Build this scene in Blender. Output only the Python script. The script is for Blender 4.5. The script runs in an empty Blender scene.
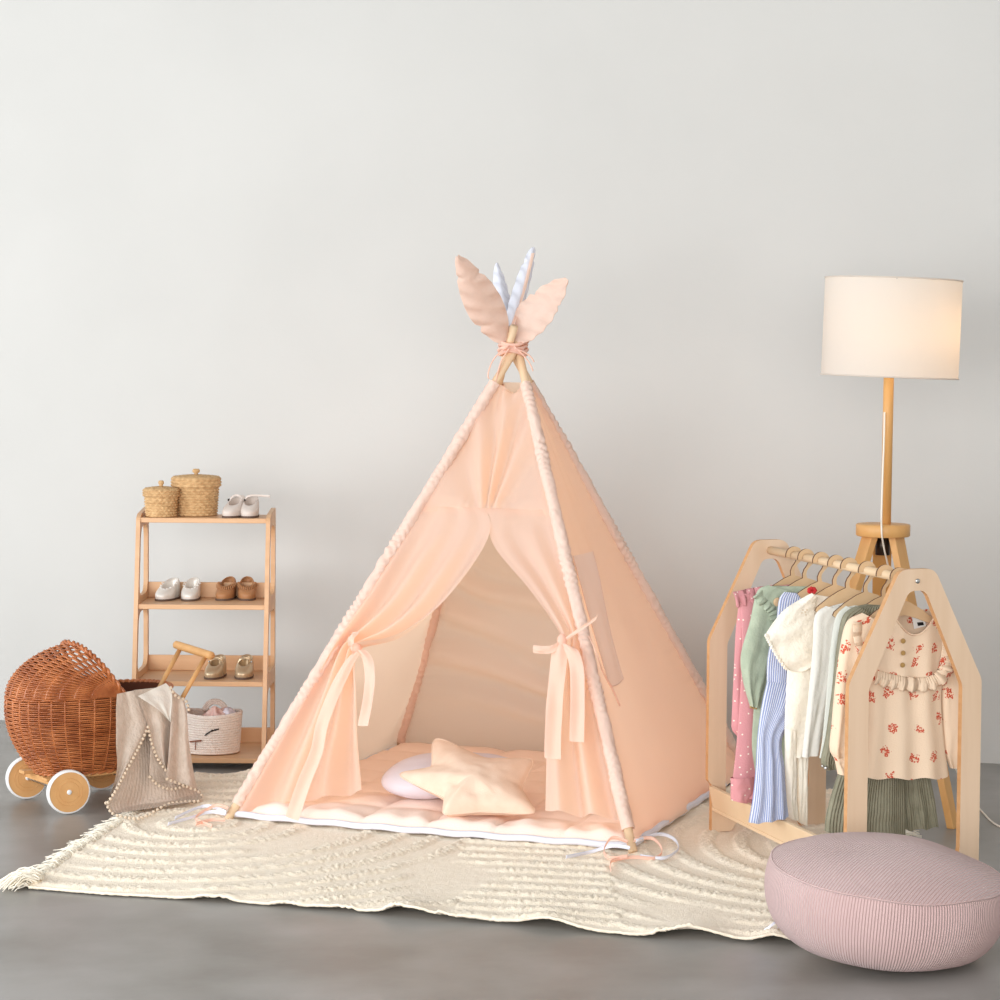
import bpy, math, random
from mathutils import Vector, Matrix, noise
random.seed(7)
V = Vector
R = math.radians
PI = math.pi
COL = bpy.context.scene.collection
sc = bpy.context.scene

# ------------------------------------------------------------------ camera
F, CY, PITCH, ROLL, CH = 2300.0, 445.4, R(2.5), 0.0075, 1.40
CAMROT = Matrix.Rotation(PI/2-PITCH, 3, 'X') @ Matrix.Rotation(ROLL, 3, 'Z')
CAMP = V((0, 0, CH))
cd = bpy.data.cameras.new('camera'); cam = bpy.data.objects.new('camera', cd); COL.objects.link(cam)
cd.sensor_width = 36; cd.lens = F/1000*36; cd.shift_y = (CY-500)/1000
cd.clip_end = 60
cam.matrix_world = Matrix.Translation(CAMP) @ CAMROT.to_4x4()
sc.camera = cam

def ray(x, y): return CAMROT @ V(((x-500)/F, -(y-CY)/F, -1))
def G(x, y, z=0.0):
    d = ray(x, y); return CAMP + d*((z-CH)/d.z)
def AT(x, y, Y):
    d = ray(x, y); return CAMP + d*(Y/d.y)
def PLN(x, y, P, n):
    d = ray(x, y); return CAMP + d*((P-CAMP).dot(n)/d.dot(n))
def proj(P):
    q = CAMROT.transposed() @ (P-CAMP); return (500+F*q.x/-q.z, CY-F*q.y/-q.z)

# ------------------------------------------------------------------ materials
def lin(c):
    def f(a):
        a /= 255.0
        return a/12.92 if a <= .04045 else ((a+.055)/1.055)**2.4
    return (f(c[0]), f(c[1]), f(c[2]), 1)
MATS = {}
def mat(name, col, rough=.7, col2=None, nscale=8, bump=0, bscale=60, trans=0, tcol=None, metal=0, spec=.4,
        stretch=None, coord='Object', stripes=None, ribs=None, sheen=0, detail=4, coat=0):
    m = bpy.data.materials.new(name); m.use_nodes = True
    nt = m.node_tree; N = nt.nodes; L = nt.links
    b = N['Principled BSDF']; out = N['Material Output']
    b.inputs['Roughness'].default_value = rough
    b.inputs['Metallic'].default_value = metal
    b.inputs['Specular IOR Level'].default_value = spec
    b.inputs['Base Color'].default_value = lin(col)
    if sheen: b.inputs['Sheen Weight'].default_value = sheen
    if coat: b.inputs['Coat Weight'].default_value = coat
    tc = N.new('ShaderNodeTexCoord')
    mp = N.new('ShaderNodeMapping'); L.new(tc.outputs[coord], mp.inputs[0])
    if stretch: mp.inputs['Scale'].default_value = stretch
    csock = None
    if col2 is not None:
        n = N.new('ShaderNodeTexNoise'); n.inputs['Scale'].default_value = nscale; n.inputs['Detail'].default_value = detail
        L.new(mp.outputs[0], n.inputs['Vector'])
        r = N.new('ShaderNodeValToRGB'); r.color_ramp.elements[0].position = .36; r.color_ramp.elements[1].position = .64
        r.color_ramp.elements[0].color = lin(col); r.color_ramp.elements[1].color = lin(col2)
        L.new(n.outputs['Fac'], r.inputs[0]); csock = r.outputs[0]
    def wave(k, axis):
        s = N.new('ShaderNodeSeparateXYZ'); L.new(tc.outputs['UV'], s.inputs[0])
        a = N.new('ShaderNodeMath'); a.operation = 'MULTIPLY'; a.inputs[1].default_value = k*2*PI; L.new(s.outputs[axis], a.inputs[0])
        q = N.new('ShaderNodeMath'); q.operation = 'SINE'; L.new(a.outputs[0], q.inputs[0])
        return q.outputs[0]
    if stripes:   # (colour, count, axis, threshold)
        w = wave(stripes[1], stripes[2])
        g = N.new('ShaderNodeMath'); g.operation = 'GREATER_THAN'; g.inputs[1].default_value = stripes[3]; L.new(w, g.inputs[0])
        mx = N.new('ShaderNodeMix'); mx.data_type = 'RGBA'
        L.new(g.outputs[0], mx.inputs[0])
        if csock: L.new(csock, mx.inputs[6])
        else: mx.inputs[6].default_value = lin(col)
        mx.inputs[7].default_value = lin(stripes[0]); csock = mx.outputs[2]
    if csock: L.new(csock, b.inputs['Base Color'])
    nsock = None
    if bump:
        n = N.new('ShaderNodeTexNoise'); n.inputs['Scale'].default_value = bscale; n.inputs['Detail'].default_value = 3
        L.new(mp.outputs[0], n.inputs['Vector'])
        bp = N.new('ShaderNodeBump'); bp.inputs['Strength'].default_value = bump; bp.inputs['Distance'].default_value = .01
        L.new(n.outputs['Fac'], bp.inputs['Height']); nsock = bp.outputs[0]
    if ribs:      # (count, axis, strength, distance)
        w = wave(ribs[0], ribs[1])
        bp = N.new('ShaderNodeBump'); bp.inputs['Strength'].default_value = ribs[2]; bp.inputs['Distance'].default_value = ribs[3]
        L.new(w, bp.inputs['Height'])
        if nsock: L.new(nsock, bp.inputs['Normal'])
        nsock = bp.outputs[0]
    if nsock: L.new(nsock, b.inputs['Normal'])
    if trans:
        t = N.new('ShaderNodeBsdfTranslucent'); t.inputs[0].default_value = lin(tcol or col)
        if nsock: L.new(nsock, t.inputs['Normal'])
        mx = N.new('ShaderNodeMixShader'); mx.inputs[0].default_value = trans
        L.new(b.outputs[0], mx.inputs[1]); L.new(t.outputs[0], mx.inputs[2]); L.new(mx.outputs[0], out.inputs[0])
    MATS[name] = m
    return m

def floral(name, base, red, trans=.15):
    m = mat(name, base, .85, bump=.15, bscale=300)
    nt = m.node_tree; N = nt.nodes; L = nt.links; b = N['Principled BSDF']
    tc = N.new('ShaderNodeTexCoord')
    v1 = N.new('ShaderNodeTexVoronoi'); v1.voronoi_dimensions = '2D'; v1.inputs['Scale'].default_value = 14; v1.inputs['Randomness'].default_value = .6
    nn = N.new('ShaderNodeTexNoise'); nn.inputs['Scale'].default_value = 22; L.new(tc.outputs['UV'], nn.inputs['Vector'])
    vm = N.new('ShaderNodeVectorMath'); vm.operation = 'MULTIPLY_ADD'; vm.inputs[1].default_value = (.022,.022,0); L.new(nn.outputs['Color'], vm.inputs[0]); L.new(tc.outputs['UV'], vm.inputs[2]); L.new(vm.outputs[0], v1.inputs['Vector'])
    # cluster mask: stretched by the cell's own random colour
    lt = N.new('ShaderNodeMath'); lt.operation = 'LESS_THAN'; lt.inputs[1].default_value = .17
    n3 = N.new('ShaderNodeTexNoise'); n3.inputs['Scale'].default_value = 75; L.new(tc.outputs['UV'], n3.inputs['Vector'])
    ma = N.new('ShaderNodeMath'); ma.operation = 'MULTIPLY_ADD'; ma.inputs[1].default_value = .55; L.new(n3.outputs['Fac'], ma.inputs[0]); ms = N.new('ShaderNodeMath'); ms.operation = 'SUBTRACT'; ms.inputs[1].default_value = .275; L.new(v1.outputs['Distance'], ms.inputs[0]); L.new(ms.outputs[0], ma.inputs[2]); L.new(ma.outputs[0], lt.inputs[0])
    v2 = N.new('ShaderNodeTexVoronoi'); v2.voronoi_dimensions = '2D'; v2.inputs['Scale'].default_value = 240
    L.new(tc.outputs['UV'], v2.inputs['Vector'])
    l2 = N.new('ShaderNodeMath'); l2.operation = 'LESS_THAN'; l2.inputs[1].default_value = .55; L.new(v2.outputs['Distance'], l2.inputs[0])
    sp = N.new('ShaderNodeSeparateColor'); L.new(v2.outputs['Color'], sp.inputs[0])
    l3 = N.new('ShaderNodeMath'); l3.operation = 'LESS_THAN'; l3.inputs[1].default_value = .85; L.new(sp.outputs[0], l3.inputs[0])
    a = N.new('ShaderNodeMath'); a.operation = 'MULTIPLY'; L.new(lt.outputs[0], a.inputs[0]); L.new(l2.outputs[0], a.inputs[1])
    a2 = N.new('ShaderNodeMath'); a2.operation = 'MULTIPLY'; L.new(a.outputs[0], a2.inputs[0]); L.new(l3.outputs[0], a2.inputs[1])
    mx = N.new('ShaderNodeMix'); mx.data_type = 'RGBA'; mx.inputs[6].default_value = lin(base); mx.inputs[7].default_value = lin(red)
    L.new(a2.outputs[0], mx.inputs[0]); L.new(mx.outputs[2], b.inputs['Base Color'])
    return m
def dotted(name, base, dot, scale=30, size=.12):
    m = mat(name, base, .85, bump=.15, bscale=200)
    nt = m.node_tree; N = nt.nodes; L = nt.links; b = N['Principled BSDF']
    tc = N.new('ShaderNodeTexCoord')
    v1 = N.new('ShaderNodeTexVoronoi'); v1.voronoi_dimensions = '2D'; v1.inputs['Scale'].default_value = scale
    L.new(tc.outputs['UV'], v1.inputs['Vector'])
    lt = N.new('ShaderNodeMath'); lt.operation = 'LESS_THAN'; lt.inputs[1].default_value = size; L.new(v1.outputs['Distance'], lt.inputs[0])
    mx = N.new('ShaderNodeMix'); mx.data_type = 'RGBA'; mx.inputs[6].default_value = lin(base); mx.inputs[7].default_value = lin(dot)
    L.new(lt.outputs[0], mx.inputs[0]); L.new(mx.outputs[2], b.inputs['Base Color'])
    return m

M = {}
M['wall'] = mat('wall_paint', (203,201,197), .9, (199,197,193), 1.2, .06, 40)
M['floor'] = mat('concrete', (157,154,150), .36, (133,129,123), 2.6, .10, 14, detail=10)
M['peach'] = mat('peach_cotton', (255,243,235), .9, None, 5, .10, 500, trans=.66, tcol=(255,224,195), spec=.1)
M['peach_pocket'] = mat('peach_pocket', (255,240,230), .9, None, 5, .10, 500, trans=.30, tcol=(255,222,190), spec=.1)
M['peach_sleeve'] = mat('peach_sleeve', (243,217,202), .9, None, 5, .2, 300, trans=.2, tcol=(252,212,186), spec=.15)
M['ribbon'] = mat('peach_ribbon', (252,224,208), .85, trans=.42, tcol=(253,217,194), spec=.2)
M['feather'] = mat('feather_cotton', (240,217,203), .9, (234,208,193), 20, .15, 60, trans=.25, tcol=(250,220,200), spec=.15)
M['white_cotton'] = mat('white_cotton', (224,224,233), .85, bump=.1, bscale=200, spec=.2)
M['mat_top'] = mat('quilt_peach', (250,228,215), .9, bump=.15, bscale=200, spec=.15)
M['lilac'] = mat('lilac_cotton', (218,211,219), .9, bump=.1, bscale=200, spec=.15)
M['beige_cotton'] = mat('beige_cotton', (233,207,186), .88, (229,201,179), 30, .12, 250, spec=.15)
M['pine'] = mat('pine_wood', (226,198,164), .5, (218,187,150), 6, .05, 40, stretch=(1,1,.12))
M['birch'] = mat('birch_plywood', (220,192,164), .5, (212,182,152), 9, .04, 60, stretch=(2,2,.15))
M['birch_edge'] = mat('birch_edge', (208,158,110), .5, (198,146,98), 9, .04, 60, stretch=(1,1,6))
M['shelf_wood'] = mat('shelf_ply', (216,174,134), .45, (207,163,122), 7, .04, 60, stretch=(.3,3,3))
M['lamp_wood'] = mat('honey_oak', (216,166,104), .42, (202,148,84), 8, .05, 60, stretch=(1,1,.12))
M['hanger_wood'] = mat('hanger_ply', (214,182,144), .5, (206,172,132), 14, .04, 60)
M['burnt'] = mat('burnt_edge', (92,58,36), .7)
M['shade'] = mat('shade_linen', (226,224,220), .9, bump=.12, bscale=400, trans=.42, tcol=(250,232,212), spec=.1)
M['cord'] = mat('white_cord', (235,228,215), .5)
M['metal'] = mat('dark_metal', (70,60,52), .4, metal=.8)
M['steel'] = mat('steel', (190,190,188), .3, metal=1)
M['wicker'] = mat('wicker', (188,114,66), .32, (150,80,40), 18, .1, 120, spec=.5)
M['wicker_shade'] = mat('wicker_gap_shade', (92,44,20), .7)  # dark brown carries the shade inside the weave gaps
M['wheel_wood'] = mat('wheel_ply', (214,164,108), .5, (206,154,98), 20, .04, 60)
M['rubber'] = mat('white_rubber', (232,230,228), .5)
M['muslin'] = mat('muslin', (212,196,182), .92, (204,187,172), 60, .35, 110, stretch=(1,1,.8), spec=.1, ribs=(26, 0, .2, .002))
M['pom'] = mat('pompom', (226,206,182), .95, bump=.5, bscale=400, spec=.1)
M['rug'] = mat('cotton_rug', (249,235,214), .97, (244,229,206), 40, .35, 260, spec=.05, sheen=.2)
M['fringe'] = mat('rug_fringe', (242,234,218), .97, spec=.05)
M['pouf'] = mat('pink_corduroy', (217,184,180), .88, (211,177,173), 6, .1, 300, spec=.1, sheen=.35, ribs=(1, 0, .7, .0035))
M['seagrass'] = mat('seagrass', (212,174,126), .75, (188,148,102), 70, .35, 160)
M['rope'] = mat('cotton_rope', (244,232,222), .95, (238,224,213), 60, .5, 180, spec=.1)
M['black'] = mat('black_thread', (25,22,22), .7)
M['leather_tag'] = mat('brown_leather', (140,84,60), .6)
M['shoe_pink'] = mat('shoe_blush', (212,198,188), .45, spec=.4)
M['shoe_white'] = mat('shoe_pearl', (226,220,212), .32, metal=.15, spec=.6)
M['shoe_brown'] = mat('shoe_tan', (168,118,78), .5)
M['shoe_gold'] = mat('shoe_gold', (196,172,140), .3, metal=.45)
M['sole'] = mat('shoe_sole', (96,74,62), .7)
M['insole'] = mat('shoe_lining', (190,150,112), .8)
M['g_pink'] = dotted('pink_dotted', (212,146,150), (242,226,214), 34, .075)
M['g_green'] = mat('sage_knit', (182,192,170), .95, (172,182,160), 40, .2, 200, spec=.1)
M['g_blue'] = mat('blue_striped', (150,162,204), .85, bump=.3, bscale=90, stripes=((226,228,240), 150, 0, .1), ribs=(150,0,.5,.002), spec=.1)
M['g_cream'] = mat('cream_cotton', (250,243,230), .9, (246,236,220), 12, .3, 120, spec=.1)
M['g_white'] = mat('white_linen', (236,232,224), .9, bump=.2, bscale=150, trans=.12, spec=.1)
M['g_pale'] = mat('pale_sage', (212,212,202), .9, bump=.2, bscale=150, spec=.1)
M['g_sage'] = mat('olive_gauze', (152,148,128), .92, (142,138,118), 30, .3, 150, spec=.1, ribs=(120,0,.6,.003))
M['g_floral'] = floral('floral_cotton', (235,210,183), (200,84,58))
M['g_pinkbundle'] = mat('pink_bundle', (222,178,168), .9, (236,206,196), 30, .3, 60)
M['red'] = mat('red_thread', (190,40,44), .7)
M['button'] = mat('brass_button', (176,140,84), .45)
M['label'] = mat('white_label', (238,236,232), .8)
M['bulb'] = mat('bulb', (255,230,200), .5)
nb = M['bulb'].node_tree.nodes['Principled BSDF']; nb.inputs['Emission Color'].default_value = (1,.72,.42,1); nb.inputs['Emission Strength'].default_value = 4

# ------------------------------------------------------------------ mesh building
class B:
    def __init__(s): s.v=[]; s.f=[]; s.uv=[]; s.mi=[]
    def add(s, v, f, uv=None, mi=0):
        o = len(s.v); s.v += [V(p) for p in v]; s.f += [tuple(i+o for i in q) for q in f]
        s.uv += list(uv) if uv else [(0,0)]*len(v); s.mi += [mi]*len(f); return s
    def box(s, c, sz, rot=None, mi=0):
        c = V(c); vs = []
        for x in (-1,1):
            for y in (-1,1):
                for z in (-1,1):
                    p = V((x*sz[0]/2, y*sz[1]/2, z*sz[2]/2)); vs.append(c + (rot @ p if rot else p))
        return s.add(vs, [(0,1,3,2),(4,6,7,5),(0,4,5,1),(2,3,7,6),(0,2,6,4),(1,5,7,3)], None, mi)
    def tube(s, path, r, n=8, caps=True, mi=0, closed=False, flat=1.0, up=None):
        path = [V(p) for p in path]; m = len(path)
        rr = r if isinstance(r, (list, tuple)) else [r]*m
        vs = []; uv = []; prev = None
        L = 0
        for i, p in enumerate(path):
            if closed: t = path[(i+1) % m]-path[i-1]
            else: t = path[min(i+1, m-1)]-path[max(i-1, 0)]
            t = t.normalized() if t.length > 1e-9 else V((0,0,1))
            if prev is None:
                a = up if up is not None else (V((0,0,1)) if abs(t.z) < .9 else V((1,0,0)))
                x = a.cross(t).normalized()
            else: x = (prev-t*prev.dot(t)).normalized()
            prev = x; y = t.cross(x)
            if i: L += (p-path[i-1]).length
            for k in range(n):
                a = 2*PI*k/n
                vs.append(p + x*math.cos(a)*rr[i] + y*math.sin(a)*rr[i]*flat); uv.append((k/n, L))
        fs = []
        for i in range(m if closed else m-1):
            j = (i+1) % m
            for k in range(n):
                q = (k+1) % n
                fs.append((i*n+k, i*n+q, j*n+q, j*n+k))
        if caps and not closed:
            fs.append(tuple(range(n))[::-1]); fs.append(tuple((m-1)*n+k for k in range(n)))
        return s.add(vs, fs, uv, mi)
    def grid(s, fn, nu, nv, cu=False, cv=False, mi=0, uvfn=None):
        vs = []; uv = []
        for j in range(nv if cv else nv+1):
            for i in range(nu if cu else nu+1):
                u, v = i/nu, j/nv
                vs.append(fn(u, v)); uv.append(uvfn(u, v) if uvfn else (u, v))
        w = nu if cu else nu+1; h = nv if cv else nv+1
        fs = []
        for j in range(nv):
            for i in range(nu):
                a = j*w+i; b = j*w+(i+1) % w if cu else j*w+i+1
                c = ((j+1) % h)*w+((i+1) % w if cu else i+1); d = ((j+1) % h)*w+i
                fs.append((a, b, c, d))
        return s.add(vs, fs, uv, mi)
    def lathe(s, c, prof, n=32, mi=0, axis=None, wob=None, caps=True):
        c = V(c); q = V((0,0,1)).rotation_difference(axis).to_matrix() if axis is not None else None
        vs = []; uv = []
        for j, (r, z) in enumerate(prof):
            for k in range(n):
                a = 2*PI*k/n; rr = r*(1+(wob(a, j) if wob else 0))
                p = V((rr*math.cos(a), rr*math.sin(a), z)); vs.append(c+(q @ p if q else p)); uv.append((k/n, j/len(prof)))
        fs = [(j*n+k, j*n+(k+1) % n, (j+1)*n+(k+1) % n, (j+1)*n+k) for j in range(len(prof)-1) for k in range(n)]
        if caps and prof[0][0] > 1e-4: fs.append(tuple(range(n))[::-1])
        if caps and prof[-1][0] > 1e-4: fs.append(tuple((len(prof)-1)*n+k for k in range(n)))
        return s.add(vs, fs, uv, mi)
    def ball(s, c, r, n=8, mi=0, sc3=(1,1,1), rot=None):
        vs = []; 
        for j in range(n//2+1):
            ph = PI*j/(n//2)
            for k in range(n):
                a = 2*PI*k/n
                p = V((math.sin(ph)*math.cos(a)*sc3[0], math.sin(ph)*math.sin(a)*sc3[1], -math.cos(ph)*sc3[2]))*r
                vs.append(V(c)+(rot @ p if rot else p))
        fs = [(j*n+k, j*n+(k+1) % n, (j+1)*n+(k+1) % n, (j+1)*n+k) for j in range(n//2) for k in range(n)]
        return s.add(vs, fs, None, mi)

ORG = {}
def make_obj(name, b, m, parent=None, smooth=True, bevel=0, solid=0, subsurf=0, loc=None):
    me = bpy.data.meshes.new(name); o = bpy.data.objects.new(name, me); COL.objects.link(o)
    if parent is not None: org = ORG[parent.name]
    elif loc is not None: org = V(loc)
    else:
        xs = [p.x for p in b.v]; ys = [p.y for p in b.v]; zs = [p.z for p in b.v]
        org = V(((min(xs)+max(xs))/2, (min(ys)+max(ys))/2, min(zs)))
    me.from_pydata([tuple(p-org) for p in b.v], [], b.f)
    ul = me.uv_layers.new(name='UVMap')
    li = [0]*len(me.loops); me.loops.foreach_get('vertex_index', li)
    flat = []
    for i in li: flat += b.uv[i]
    ul.data.foreach_set('uv', flat)
    ms = m if isinstance(m, (list, tuple)) else [m]
    for q in ms: me.materials.append(q)
    if len(ms) > 1: me.polygons.foreach_set('material_index', b.mi)
    me.polygons.foreach_set('use_smooth', [smooth]*len(me.polygons))
    me.update(); me.validate()
    if parent is not None: o.parent = parent
    else: o.location = org
    ORG[o.name] = org
    if bevel:
        md = o.modifiers.new('bevel', 'BEVEL'); md.width = bevel; md.segments = 2; md.limit_method = 'ANGLE'; md.angle_limit = R(40)
    if solid:
        md = o.modifiers.new('solid', 'SOLIDIFY'); md.thickness = solid; md.offset = 0
    if subsurf:
        md = o.modifiers.new('sub', 'SUBSURF'); md.levels = subsurf; md.render_levels = subsurf
    return o
def thing(name, label, cat, loc, group=None):
    o = bpy.data.objects.new(name, None); COL.objects.link(o); o.location = loc; o.empty_display_size = .05
    o['label'] = label; o['category'] = cat
    if group: o['group'] = group
    ORG[o.name] = V(loc); return o
def tag(o, label, cat, group=None):
    o['label'] = label; o['category'] = cat
    if group: o['group'] = group
    return o
def struct(o): o['kind'] = 'structure'; return o

def crom(pts, n):
    """Catmull-Rom through pts (tuples of floats of any length), n samples."""
    m = len(pts); out = []
    for i in range(n):
        t = i/(n-1)*(m-1); k = min(int(t), m-2); t -= k
        p = [pts[max(k-1,0)], pts[k], pts[k+1], pts[min(k+2, m-1)]]
        out.append(tuple(.5*((2*b)+(-a+c)*t+(2*a-5*b+4*c-d)*t*t+(-a+3*b-3*c+d)*t**3) for a, b, c, d in zip(*p)))
    return out
def vs(pts, n): return [V(p) for p in crom([tuple(p) for p in pts], n)]
def nz(x, y=0, z=0): return noise.noise(V((x, y, z)))
def sstep(a, b, x):
    t = max(0, min(1, (x-a)/(b-a))); return t*t*(3-2*t)
def arc_poly(corners, radii, k=6):
    """round a closed 2D polygon"""
    out = []; n = len(corners)
    for i, c in enumerate(corners):
        c = V((c[0], c[1], 0)); a = V((*corners[i-1][:2], 0)); b = V((*corners[(i+1) % n][:2], 0))
        r = radii[i] if isinstance(radii, (list, tuple)) else radii
        da = (a-c); db = (b-c); r = min(r, da.length*.45, db.length*.45)
        p = c+da.normalized()*r; q = c+db.normalized()*r
        for j in range(k+1):
            t = j/k; w = p*(1-t)**2+c*2*t*(1-t)+q*t*t; out.append((w.x, w.y))
    return out
def plate(loops, thick, frame, edge_mi=0):
    """2D outline(s) with holes -> slab; frame(u,v,w) maps to world"""
    cu = bpy.data.curves.new('tmp', 'CURVE'); cu.dimensions = '2D'; cu.fill_mode = 'BOTH'; cu.extrude = thick/2
    for lp in loops:
        sp = cu.splines.new('POLY'); sp.points.add(len(lp)-1); sp.use_cyclic_u = True
        for i, p in enumerate(lp): sp.points[i].co = (p[0], p[1], 0, 1)
    o = bpy.data.objects.new('tmp', cu); COL.objects.link(o)
    dg = bpy.context.evaluated_depsgraph_get()
    me = bpy.data.meshes.new_from_object(o.evaluated_get(dg))
    b = B(); vsx = [frame(v.co.x, v.co.y, v.co.z) for v in me.vertices]
    b.v = vsx; b.uv = [(v.co.x, v.co.y) for v in me.vertices]
    for p in me.polygons:
        b.f.append(tuple(p.vertices)); b.mi.append(edge_mi if abs(p.normal.z) < .5 else 0)
    bpy.data.objects.remove(o); bpy.data.curves.remove(cu); bpy.data.meshes.remove(me)
    return b
def ribbon(b, path, w, side, n=30, mi=0, tw=None, thick=0):
    """flat strip along a path; side = width direction (one Vector or function of t)"""
    P = vs(path, n)
    def fn(u, v):
        i = round(v*(n-1)); s = (side(v) if callable(side) else side).normalized()
        ww = w(v) if callable(w) else w
        t = (P[min(n-1, i+1)]-P[max(0, i-1)])
        nr = t.cross(s); nr = nr.normalized() if nr.length > 1e-9 else V((0,0,0))
        return P[i]+s*(u-.5)*ww+nr*ww*(.16*math.cos(PI*(u-.5)*2)*math.sin(v*5+1)+.10*nz(v*5, u*2, ww*99))
    b.grid(fn, 8, n-1, mi=mi)
# ------------------------------------------------------------------ setting
b = B(); b.grid(lambda u, v: V((-5+10*u, -3+13*v, 0)), 4, 4)
struct(make_obj('floor', b, M['floor'], smooth=False, loc=(0, 0, 0)))
wa, wb = G(0, 720), G(985, 763); wd = (wb-wa).normalized()
W0, W1 = wa-wd*3.2, wb+wd*3.0
wn = V((-wd.y, wd.x, 0))
b = B()
q = [W0, W1, W1+wn*.12, W0+wn*.12]
b.add([p+V((0,0,-.02)) for p in q]+[p+V((0,0,3.2)) for p in q], [(0,1,5,4),(1,2,6,5),(2,3,7,6),(3,0,4,7),(4,5,6,7)])
struct(make_obj('wall_back', b, M['wall'], smooth=False))

# ------------------------------------------------------------------ rug
front = [(28,890),(100,896),(170,900),(300,909),(350,913),(420,920),(500,925),(560,930),(640,938),(720,942),(800,947),(900,954)]
rearp = [G(196,777), G(300,776), G(480,779), G(720,789), V((1.25,7.16,0))]
fr = vs([G(*p) for p in front], 121); rr_ = vs(rearp, 121)
cA, cB = V((-.86,6.60,0)), G(880,850)
def rug_h(p, u, v):
    dA = (p-cA).length; dB = (p-cB).length
    wv = nz(p.x*1.8, p.y*1.8)*.022
    if p.x < -.10: d = dA+wv; ph = d/.100
    elif p.x > .30: d = dB+wv; ph = d/.098
    else: ph = (p.y+wv+p.x*.2)/.085
    r = .5+.5*math.cos(2*PI*ph)
    r = sstep(.42, .88, r)
    brk = sstep(-.55, -.2, nz(p.x*3.1+5, p.y*3.1, 3))
    return r*brk
def rug_base(p, u, v):
    z = .010
    # waves along the loose front edge
    e = math.exp(-v*16)
    px, py = proj(V((p.x, p.y, 0)))
    for c, w, a in ((410,30,.034),(548,30,.028),(695,34,.032),(775,20,.026),(325,22,.008),(215,26,.008),(470,20,.008)):
        z += .72*e*a*math.exp(-((px-c)/w)**2)
    z += (1-math.exp(-v*6))*0
    z += .020*math.exp(-((1-v)*18))*(.5+.5*math.sin(p.x*17+1))*sstep(-.55, -.8, p.x)
    return z
def rug_fn(u, v):
    i = u*120; k = min(int(i), 119); f = i-k
    a = fr[k].lerp(fr[k+1], f); c = rr_[k].lerp(rr_[k+1], f)
    p = a.lerp(c, v)
    p += V((nz(v*6, 3)*.012*(1 if u < .02 or u > .98 else 0), 0, 0))
    h = rug_h(p, u, v)
    fz = rug_base(p, u, v)
    fuzz = (nz(p.x*110, p.y*110)+.5*nz(p.x*240, p.y*240))
    return V((p.x+nz(p.y*60, p.x*60)*.003, p.y+nz(p.x*60, p.y*60, 9)*.003, fz+h*(.0062+.0055*fuzz)+.0014*fuzz))
b = B(); b.grid(rug_fn, 420, 300)
rug = make_obj('area_rug', b, M['rug'], loc=G(500, 850))
sm = rug.modifiers.new('solid', 'SOLIDIFY'); sm.thickness = .006; sm.offset = -1
tag(rug, 'cream tufted cotton rug with raised arcs and fringed ends lying under the tent', 'rug')
b = B(); random.seed(3)
def fringe_edge(u0, outward, n, L):
    for i in range(n):
        v = (i+random.random())/n
        p = rug_fn(u0, v); p.z = .009
        k = random.randint(1, 2)
        a = random.uniform(-.9, .9); ll = L*random.uniform(.5, 1.15)
        d = (Matrix.Rotation(a, 3, 'Z') @ outward).normalized()
        pts = [p, p+d*ll*.35+V((0,0,.012*random.random())), p+d*ll*.7+V((random.uniform(-.01,.01), random.uniform(-.012,.012), .002)), p+d*ll+V((random.uniform(-.015,.015), random.uniform(-.02,.02), -.004))]
        b.tube(vs(pts, 7), [.0020,.0019,.0018,.0017,.0016,.0014,.001], 4)
fringe_edge(0, V((-1,-.12,0)), 620, .062)
fringe_edge(1, V((1,-.2,0)), 320, .06)
# tassel at the near left corner
c0 = rug_fn(0, 0.005)
for i in range(90):
    a = random.uniform(-.7, .6); ll = random.uniform(.04, .10)
    d = Matrix.Rotation(a, 3, 'Z') @ V((-1, -.1, 0)); s_ = c0+V((random.uniform(0,.03), random.uniform(0,.05), .004+random.random()*.02))
    b.tube(vs([s_, s_+d*ll*.5+V((0,0,.010)), s_+d*ll+V((0,0,-s_.z+.003))], 6), [.0020]*5+[.001], 5)
fo = make_obj('fringe', b, M['fringe'], rug); fo['kind'] = 'stuff'

# ------------------------------------------------------------------ play tent
FLp, FRp, RRp = G(228,824), G(633,857), G(748,779)
RLp = FLp+(RRp-FRp)
ctr = (FLp+FRp+RRp+RLp)/4
K = AT(513, 349, ctr.y)
for p in (FLp, FRp, RRp, RLp): p.z = .014
feet = [FLp, FRp, RRp, RLp]
crossK = []
for p in feet:
    r_ = (p-ctr); r_.z = 0; r_.normalize(); tg = V((-r_.y, r_.x, 0))
    crossK.append(K+tg*.017)
ext = [.10, .08, .07, .05]
tent = thing('play_tent', 'peach cotton teepee play tent with tied-back front curtains standing on the cream rug', 'tent', (ctr.x, ctr.y, .014))
def pole(i, t): return feet[i].lerp(crossK[i], t)
TOP = .925
for i in range(4):
    b = B(); b.tube([pole(i, 0), pole(i, .5), pole(i, 1), pole(i, 1+ext[i])], .0125, 14)
    make_obj('pole', b, M['pine'], tent)
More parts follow.
